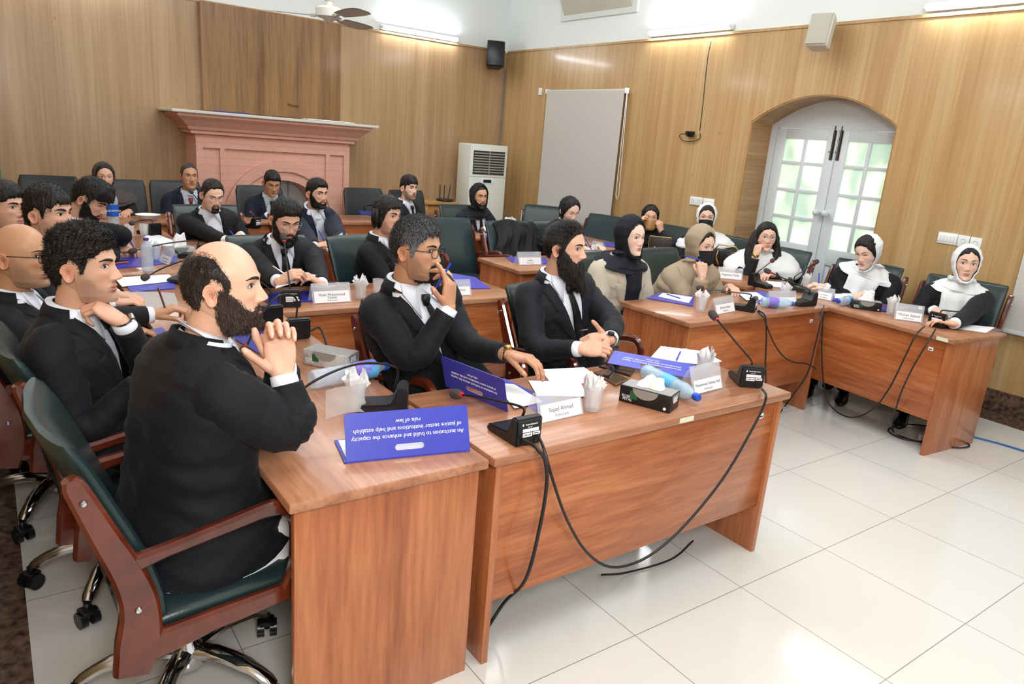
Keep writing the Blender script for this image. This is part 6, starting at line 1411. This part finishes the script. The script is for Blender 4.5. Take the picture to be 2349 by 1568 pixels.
tissue_box(at_table(760, 836), math.atan2(*(at_table(805, 832)-at_table(712, 815)).yx), 'silver grey tissue box on the nearest table before the clasped hands', .95, 0, mat('grey_carton', '8f9090', .4, mix=('d2d2d0', 12, (1, 1, 1), .15)))
tissue_box(at_table(1985, 708), R(-55), 'black tissue box on the rightmost table before the writing woman', .9, 1.2, seed=5)
tissue_box(at_table(1138, 546), R(-5), 'small black tissue box with tall tissue on the far row table', .8, 1.8, seed=6)
tissue_box(at_table(1512, 0+0+700)+Vector((2.0, 2.0, 0)) if False else at_table(410, 585), R(20), 'grey tissue box on the left tables behind the bald bearded man\'s head', .9, 1.6, mat('grey_carton', '8f9090', .4), seed=8)
tissue_box(at_table(1160, 520), R(-10), 'black tissue box on the far table beside the man in black head shawl', .8, 1.0, seed=9)
# papers, folders, pads
def sheet(pts, label, m=None, nm='paper', cat='paper', thick=.0012, lift=0, group=None):
    P = [at_table(*p) for p in pts]; c = sum(P, Vector())/len(P); q = MB(); lo = [(p-c)+Vector((0, 0, lift)) for p in P]; n = len(lo)
    q.add([tuple(p) for p in lo]+[tuple(p+Vector((0, 0, thick))) for p in lo], [tuple(range(n))[::-1], tuple(range(n, 2*n))]+[(i, (i+1) % n, (i+1) % n+n, i+n) for i in range(n)])
    o = q.build(nm, m or M_paper, None, False); o.location = c; tag(o, label, cat, group); return o
sheet([(1240, 848), (1340, 843), (1392, 878), (1265, 881)], 'white paper sheet on the front table before the grey haired man', lift=.001)
sheet([(1212, 875), (1332, 878), (1345, 912), (1232, 910)], 'white paper sheet overlapping behind the front table\'s left name plate', lift=.004)
sheet([(1118, 872), (1158, 868), (1300, 935), (1230, 945)], 'flat blue folder under papers beside the standing lettered folder', M_blue, 'folder', 'folder', .002, lift=-.001)
sheet([(1130, 880), (1180, 885), (1245, 925), (1180, 940)], 'white paper lying on the flat blue folder beside the standing folder', lift=.006)
sheet([(1515, 800), (1612, 812), (1655, 835), (1600, 842), (1490, 828)], 'white papers on the front table under the blue pen', lift=.013, thick=.002)
sheet([(1545, 800), (1575, 800), (1630, 822), (1590, 822)], 'beige paper edge behind the white papers on the front table', mat('beige_paper', 'd6c8bc', .7), lift=.001)
sheet([(1482, 684), (1510, 672), (1592, 680), (1590, 703)], 'blue folder under a writing pad on the middle right table', M_blue, 'folder', 'folder', .004)
sheet([(1510, 682), (1520, 674), (1588, 684), (1580, 697)], 'white writing pad with blue pen on the middle right table', lift=.005, thick=.004)
sheet([(1680, 672), (1750, 668), (1800, 690), (1745, 698)], 'blue folder before the woman in beige headscarf', M_blue, 'folder', 'folder', .004)
sheet([(1690, 672), (1735, 672), (1760, 688), (1712, 690)], 'white papers on the blue folder before the beige headscarf', lift=.005, thick=.002)
sheet([(1757, 645), (1790, 648), (1812, 662), (1770, 658)], 'white notebook before the woman resting her cheek', lift=.001, thick=.004)
sheet([(1905, 676), (1955, 680), (1950, 694), (1908, 690)], 'blue folder before the writing woman in white headscarf', M_blue, 'folder', 'folder', .006)
sheet([(1912, 674), (1960, 676), (1955, 688), (1914, 686)], 'white papers the white scarfed woman is writing on', lift=.008, thick=.002)
sheet([(2188, 741), (2282, 751), (2262, 763), (2186, 752)], 'white sheet at the right end of the rightmost table')
sheet([(2000, 700), (2050, 704), (2048, 716), (1996, 712)], 'dark blue folder behind the tumbler on the rightmost table', M_blued, 'folder', 'folder', .006)
sheet([(1160, 590), (1250, 592), (1262, 606), (1175, 602)], 'blue folder under the name plate before the empty middle chair', M_blue, 'folder', 'folder', .004)
sheet([(1330, 572), (1352, 568), (1352, 580), (1335, 580)], 'white pad under the hand of the woman in black shawl')
sheet([(1385, 555), (1425, 560), (1412, 568), (1378, 564)], 'blue folder on the far table beside the beige coat woman', M_blue, 'folder', 'folder', .004)
sheet([(1030, 626), (1090, 636), (1125, 662), (1040, 662)], 'open blue folder on the second row table behind the raised pen hand', M_blue, 'folder', 'folder', .003)
sheet([(598, 680), (640, 668), (720, 668), (730, 690), (620, 700)], 'blue folder before the speaking man with gold glasses', M_blue, 'folder', 'folder', .003)
sheet([(745, 568), (820, 560), (830, 572), (760, 576)], 'white papers under the hand of the man in navy blazer')
sheet([(330, 545), (345, 532), (410, 556), (400, 566), (345, 560)], 'white papers before the man with the hanging fringe', lift=.001)
sheet([(250, 592), (405, 588), (408, 602), (260, 618)], 'blue folder beside the purple capped bottle', M_blue, 'folder', 'folder', .003)
sheet([(262, 640), (388, 632), (402, 647), (280, 660)], 'white printed sheet under the microphone behind the curly haired man', lift=.006, thick=.002)
sheet([(285, 648), (400, 645), (402, 662), (300, 670)], 'dark blue folder under the printed sheet on the left tables', M_blue, 'folder', 'folder', .004)
sheet([(285, 668), (400, 672), (410, 700), (330, 722), (300, 690)], 'translucent grey plastic folder on the left tables', mat('plastic_sheet', 'cfc6c4', .35, alpha=.7), 'folder', 'folder', .002)
sheet([(520, 768), (600, 755), (640, 800), (600, 815)], 'dark blue open folder behind the chin of the bald bearded man', M_blued, 'folder', 'folder', .003)
sheet([(540, 755), (570, 752), (572, 766), (545, 768)], 'small blue folder corner behind the bald bearded man', M_blue, 'folder', 'folder', .005, lift=.003)
sheet([(345, 757), (372, 752), (385, 765), (352, 770)], 'blue folder corner beside the curly haired man\'s sleeve', M_blue, 'folder', 'folder', .004)
# bowls at the back left
for (p, lb, r_) in (((240, 500), 'white paper bowl behind the large labelled bottle', .075), ((340, 505), 'white rimmed tray of cups at the back left', .10)):
    q = MB(); q.lathe([(r_*.55, 0), (r_*.6, .002), (r_, .05), (r_*1.03, .052), (r_*.96, .05), (r_*.58, .006), (.001, .005)], 28, cap=False); o = q.build('bowl', M_paper); o.location = at_table(*p); tag(o, lb, 'bowl')
# folded lettered folders
LINES = ('An institution to build and enhance the capacity', 'of justice sector institutions and help establish', 'rule of law')
def lettered_folder(bl, br, h, lean, base_d, label, slot=1, ins=None, txt=.0135, up=0, W=None):
    """blue card folder propped up: its cover stands on the edge bl-br and leans back"""
    a, b_ = at_table(*bl), at_table(*br); a.z += up; b_.z += up; d = b_-a; L = W or d.length; mid = (a+b_)/2; rz = math.atan2(d.y, d.x)
    t = empty('folder', label, 'folder', mid, rz, 'blue lettered folders'); T = TR(rx=R(90)-lean)
    q = MB(); hw, sw, sy, sr = L/2, .035, .032, .009; r_ = .008
    # cover with rounded top corners and a handle slot, as one outline bridged to the slot
    out = [(-hw, 0), (hw, 0)]+[(hw-r_+r_*math.cos(i/5*math.pi/2), h-r_+r_*math.sin(i/5*math.pi/2)) for i in range(6)]+[(-hw+r_-r_*math.sin(i/5*math.pi/2), h-r_+r_*math.cos(i/5*math.pi/2)) for i in range(6)]
    bm = bmesh.new(); ov = [bm.verts.new((x, y, 0)) for x, y in out]; es = [bm.edges.new((ov[i], ov[(i+1) % len(ov)])) for i in range(len(ov))]
    if slot:
        sl = [(sw*math.copysign(1, math.cos(a_))+sr*math.cos(a_), sy+sr*math.sin(a_)) for a_ in [2*math.pi*(k+.5)/16 for k in range(16)]]; sv = [bm.verts.new((x, y, 0)) for x, y in sl]; es += [bm.edges.new((sv[i], sv[(i+1) % 16])) for i in range(16)]
    bmesh.ops.triangle_fill(bm, edges=es, use_beauty=True); r = bmesh.ops.extrude_face_region(bm, geom=bm.faces[:]); bmesh.ops.translate(bm, verts=[e for e in r['geom'] if isinstance(e, bmesh.types.BMVert)], vec=(0, 0, -.002))
    q.bm(bm, 0, T); cov = q.build('cover', M_blue, t, False)
    q = MB()
    for i, s in enumerate(LINES): q.text(s, txt, T @ TR((0, h*.46+i*txt*1.25, .0004), rz=math.pi), 0, ext=.0003)
    q.build('lettering', M_paper, cov, False)
    if base_d: q = MB(); q.box((-.01, base_d/2, .003), (L*.98, base_d, .003)); q.box((-.01, base_d/2, .0055), (L*.93, base_d*.9, .0015), 1); q.build('back_cover', [M_blue, M_paper], t, False)
    return t
lettered_folder((795, 1063), (1079, 1034), .14, .40, .16, 'blue lettered folder propped open on the nearest table corner, printed upside down', txt=.0175)
lettered_folder((1022, 885), (1165, 945), .13, -.25, 0, 'dark side blue lettered folder standing open behind the front microphone', txt=.0125, slot=1)
lettered_folder((1392, 842), (1583, 878), .11, 1.28, 0, 'blue lettered folder lying over the black phone on the front table', txt=.0135, slot=1, up=.02)
# phones and pens
def phone(pts, label, m, th=.009, nm='phone', lift=0):
    o = sheet(pts, label, m, nm, 'phone', th, lift); o.modifiers.new('b', 'BEVEL').width = .002; 
    P = [at_table(*p) for p in pts]; c = sum(P, Vector())/4; q = MB(); lo = [(p-c)*.94+Vector((0, 0, lift+th+.0003)) for p in P]; q.add([tuple(p) for p in lo], [(0, 1, 2, 3)]); q.build('screen', mat('phone_screen', '0b0d14', .06), o, False); return o
phone([(1372, 842), (1398, 836), (1455, 852), (1445, 864)], 'black phone half under the lettered folder on the front table', M_black)
phone([(1362, 855), (1395, 850), (1442, 874), (1412, 886)], 'brown edged phone lying beside the black phone on the front table', mat('bronze', '6b5244', .3, .3))
phone([(1150+20, 0+0+548), (1180, 548), (1182, 552), (1172, 552)], 'small dark phone on the far row table', M_black) if False else None
def pen_lying(a, b_, label, m, lift=.008):
    A, B_ = at_table(*a), at_table(*b_); q = MB(); d = (B_-A); c = (A+B_)/2; h_ = Vector((0, 0, lift)); q.tube([A-c+h_, A-c+d*.06+h_, B_-c-d*.03+h_, B_-c+h_], [.001, .004, .004, .003], 10); o = q.build('pen', m); o.location = c; tag(o, label, 'pen'); return o
pen_lying((1528, 678), (1560, 688), 'blue pen lying on the white pad on the middle right table', M_pen, .012)
pen_lying((1550, 836), (1560, 815), 'blue pen lying on the papers on the front table', M_pen, .02)
pen_lying((258, 608), (295, 604), 'orange pencil on the blue folder beside the purple capped bottle', mat('orange', 'd9612c', .4), .01)
pen_lying((256, 603), (293, 600), 'black pen beside the orange pencil on the left tables', M_black, .01)
q = MB(); c = at_table(672, 655); 
pad = MB(); A, B_, C_, D_ = [ony(*p) for p in ((632, 662, 3.68), (727, 632, 3.86), (722, 626, 4.0), (640, 648, 3.92))]; cc = (A+B_+C_+D_)/4; pad.add([tuple(p-cc) for p in (A, B_, C_, D_)]+[tuple(p-cc+Vector((0, 0, .006))) for p in (A, B_, C_, D_)], [(3, 2, 1, 0), (4, 5, 6, 7), (0, 1, 5, 4), (1, 2, 6, 5), (2, 3, 7, 6), (3, 0, 4, 7)]); o = pad.build('notepad', M_paper, None, False); o.location = cc; tag(o, 'white notepad tilted in the hands of the speaking bearded man', 'notepad')
# clear plastic sheet leaning on the tumbler of the nearest table
a = at_table(800, 938); q = MB(); q.grid(lambda s, t_: (-.075+.15*s, -.03+.06*t_*s, .001+.10*t_*(1-.35*s)+.012*math.sin(s*3)), 10, 8); o = q.build('plastic_sleeve', mat('soft_plastic', 'd9d4cf', .25, alpha=.45)); o.location = a+Vector((-.03, -.03, 0)); tag(o, 'folded clear plastic sleeve beside the tumbler on the nearest table', 'plastic sleeve')
# handbags and coat
def bag(label, P, rz, w, d, h, m, nm, extra=None):
    t = empty(nm, label, 'bag', P, rz); q = MB(); q.box((0, 0, h/2), (w, d, h), bev=min(w, d, h)*.3); q.build('bag_body', m, t); return t
hb = bag('black quilted handbag with gold chain before the masked woman in white shawl', at_table(1668, 618)+Vector((.12, .12, 0)), R(-60), .26, .10, .15, mat('black_quilt', '15141a', .3, bump=(30, .5)), 'handbag')
for s in (-1, 1): q = MB(); q.tube(bez([(s*.07, -.055, .14), (s*.075, -.075, .08), (s*.05, -.06, .02)], 14), .006, 6); q.build('chain_strap', M_gold, hb)
q = MB(); q.tube([(-.1, -.02, .15), (-.07, -.05, .19), (.07, -.05, .19), (.1, -.02, .15)], .006, 6); q.build('handle', M_gold, hb)
cl = bag('dark clutch with gold frame on the table before the tan masked woman', at_table(1520, 590)+Vector((.05, .1, 0)), R(-50), .2, .05, .17, mat('dark_clutch', '2a211c', .45), 'clutch_bag')
q = MB(); q.tube([(-.1, -.0, .17), (.1, 0, .17)], .006, 6); q.tube([(-.1, -.02, .03), (-.1, -.02, .17)], .005, 6); q.build('gold_frame', M_gold, cl)
bb = bag('blue laptop bag with black handle on the empty high backed chair', Vector((3.6, 7.8, .49)), 0, .32, .12, .28, mat('blue_bag', '2c3a78', .6), 'laptop_bag')
q = MB(); q.tube(bez([(-.08, 0, .27), (-.07, 0, .34), (.07, 0, .34), (.08, 0, .27)], 16), .012, 8); q.build('bag_handle', M_black, bb)
# black coat over a chair
q = MB(); q.grid(lambda s, t_: (.34*(s-.5)*(1+.25*t_)+.02*math.sin(t_*9), -.02-.16*math.sin(t_*1.9)+.013*math.sin(s*21+t_*3)+.010*math.sin(s*37+t_*2)+.012*math.sin(t_*13+s*4), .99-.50*t_+.02*math.sin(s*7)-.06*abs(s-.5)), 30, 24)
co = q.build('coat', M_black_g); co.modifiers.new('s', 'SOLIDIFY').thickness = .02; co.location = (3.97, 5.5, 0); co.scale = (1.25, 1.1, .98); tag(co, 'black coat hung over the back of a chair left of the woman in black shawl', 'coat')
# wooden stool with router
st = empty('wooden_stool', 'small wooden stool against the back wall carrying a router', 'stool', (4.72, 8.3, 0)); M_oak = wood('oak', 'b98a52', 'a5753f', 'c99d66', (3, 3, 3), .4, .2)
zt = ony(1025, 462, 8.2).z; q = MB(); q.box((0, 0, zt-.02), (.52, .36, .035), bev=.005); q.build('stool_top', M_oak, st)
for x in (-.2, .2):
    for y in (-.13, .13): q = MB(); q.box((x, y, (zt-.04)/2), (.045, .045, zt-.04), bev=.003); q.build('leg', M_oak, st)
q = MB(); q.box((0, -.13, zt-.1), (.36, .02, .08)); q.box((0, .13, zt-.1), (.36, .02, .08)); q.box((0, -.13, .2), (.36, .02, .04)); q.build('apron', M_oak, st)
ro = empty('router', 'black wireless router with three antennas on the wooden stool', 'router', (4.86, 8.28, zt)); q = MB(); q.lathe([(.09, 0), (.12, .01), (.11, .025), (.06, .03)], 24); q.build('router_body', M_black, ro)
for x, tl in ((-.06, -.05), (.0, 0), (.06, .25)): q = MB(); q.tube([(x, .03, .02), (x+tl*.12, .03, .2)], [.008, .006], 8); q.build('antenna', mat('bluish_black', '2a2b3d', .4), ro)
# hanging and lying cables
def cable(pts, label, r=.005, m=None, n=60, nm='microphone_cable'):
    q = MB(); P = bez(pts, n); q.tube(P, r, 8); o = q.build(nm, m or M_cable); return tag(o, label, 'cable')
c1 = [ony(u, v, 1.55) for u, v in ((1237, 1035), (1250, 1055), (1254, 1110), (1238, 1210), (1205, 1330))]+[atz(1150, 1430, .03)+Vector((0, 0, .08)), atz(1085, 1494, .012)]
b0 = ony(1215, 1013, 1.64)
cable([ony(1202, 1010, 1.63), ony(1225, 1022, 1.59)]+c1, 'thick black cable from the front microphone down past the table to the floor', .006)
cable([ony(1237, 1004, 1.63), ony(1248, 1030, 1.58)]+[ony(u, v, 1.545) for u, v in ((1268, 1100), (1300, 1190), (1345, 1265), (1400, 1300))]+[ony(u, v, 1.54) for u, v in ((1470, 1285), (1540, 1235), (1610, 1160), (1670, 1080), (1725, 985), (1752, 930), (1757, 905))]+[ony(1748, 892, 1.66)], 'long black cable looping below the front table between its two microphones')
cable([ony(1380, 1318, 1.75)+Vector((0, 0, 0)), atz(1440, 1312, .01), atz(1540, 1282, .01), atz(1590, 1240, .01)], 'thin black cable on the floor under the front table', .004)
yR = 2.58
cable([ony(1740, 712, 2.66), ony(1755, 725, yR), ony(1758, 770, yR), ony(1756, 830, yR), ony(1756, 890, 2.56), atz(1745, 960, .01)], 'black cable falling straight behind the front microphone', .005)
cable([ony(1738, 714, 2.66)]+[ony(u, v, yR-.01) for u, v in ((1752, 730), (1772, 780), (1795, 815), (1820, 830), (1850, 834), (1872, 845))], 'black cable slanting across the middle right table front', .0045)
cable([ony(1890, 701, 2.66)]+[ony(u, v, 2.5) for u, v in ((1884, 730), (1868, 800), (1850, 860))]+[atz(1805, 925, .02), atz(1788, 948, .01)], 'black cable dropping to the floor at the end of the middle right table', .005)
cable([onx(1891, 703, 4.6)]+[onx(u, v, 4.5) for u, v in ((1887, 740), (1885, 810), (1890, 880), (1905, 930))]+[onx(1950, 957, 4.44), onx(2000, 940, 4.44), onx(2040, 890, 4.44), onx(2075, 820, 4.44), onx(2100, 770, 4.45), onx(2120, 748, 4.55)], 'long black cable looping low in front of the rightmost table', .005)
cable([onx(2146, 755, 4.56), onx(2125, 790, 4.46), onx(2090, 850, 4.45), onx(2060, 920, 4.45), atz(2048, 985, .02), atz(2075, 1003, .01), atz(2120, 1015, .01), atz(2145, 1018, .01)], 'black cable from the rightmost microphone down to the floor coil', .005)
cable([atz(2160, 982, .01), atz(2085, 973, .01), atz(2038, 985, .01), atz(2070, 1005, .01), atz(2130, 1014, .01), atz(2190, 1026, .01), atz(2224, 1022, .01), atz(2205, 1008, .01)], 'flat loop of black cable on the floor by the rightmost table leg', .005)
cable([atz(2228, 1000, .008), atz(2290, 1016, .008), atz(2370, 1040, .008)], 'blue cable crossing the tiles at the right edge', .006, mat('blue_cable', '2560a8', .4), nm='floor_cable')
cable([at_table(712, 768)+Vector((0, 0, .02)), at_table(735, 768)+Vector((0, 0, .03)), at_table(745, 790)+Vector((0, 0, .0))+Vector((.02, 0, -.04))], 'short black cable behind the grey tissue box', .005)
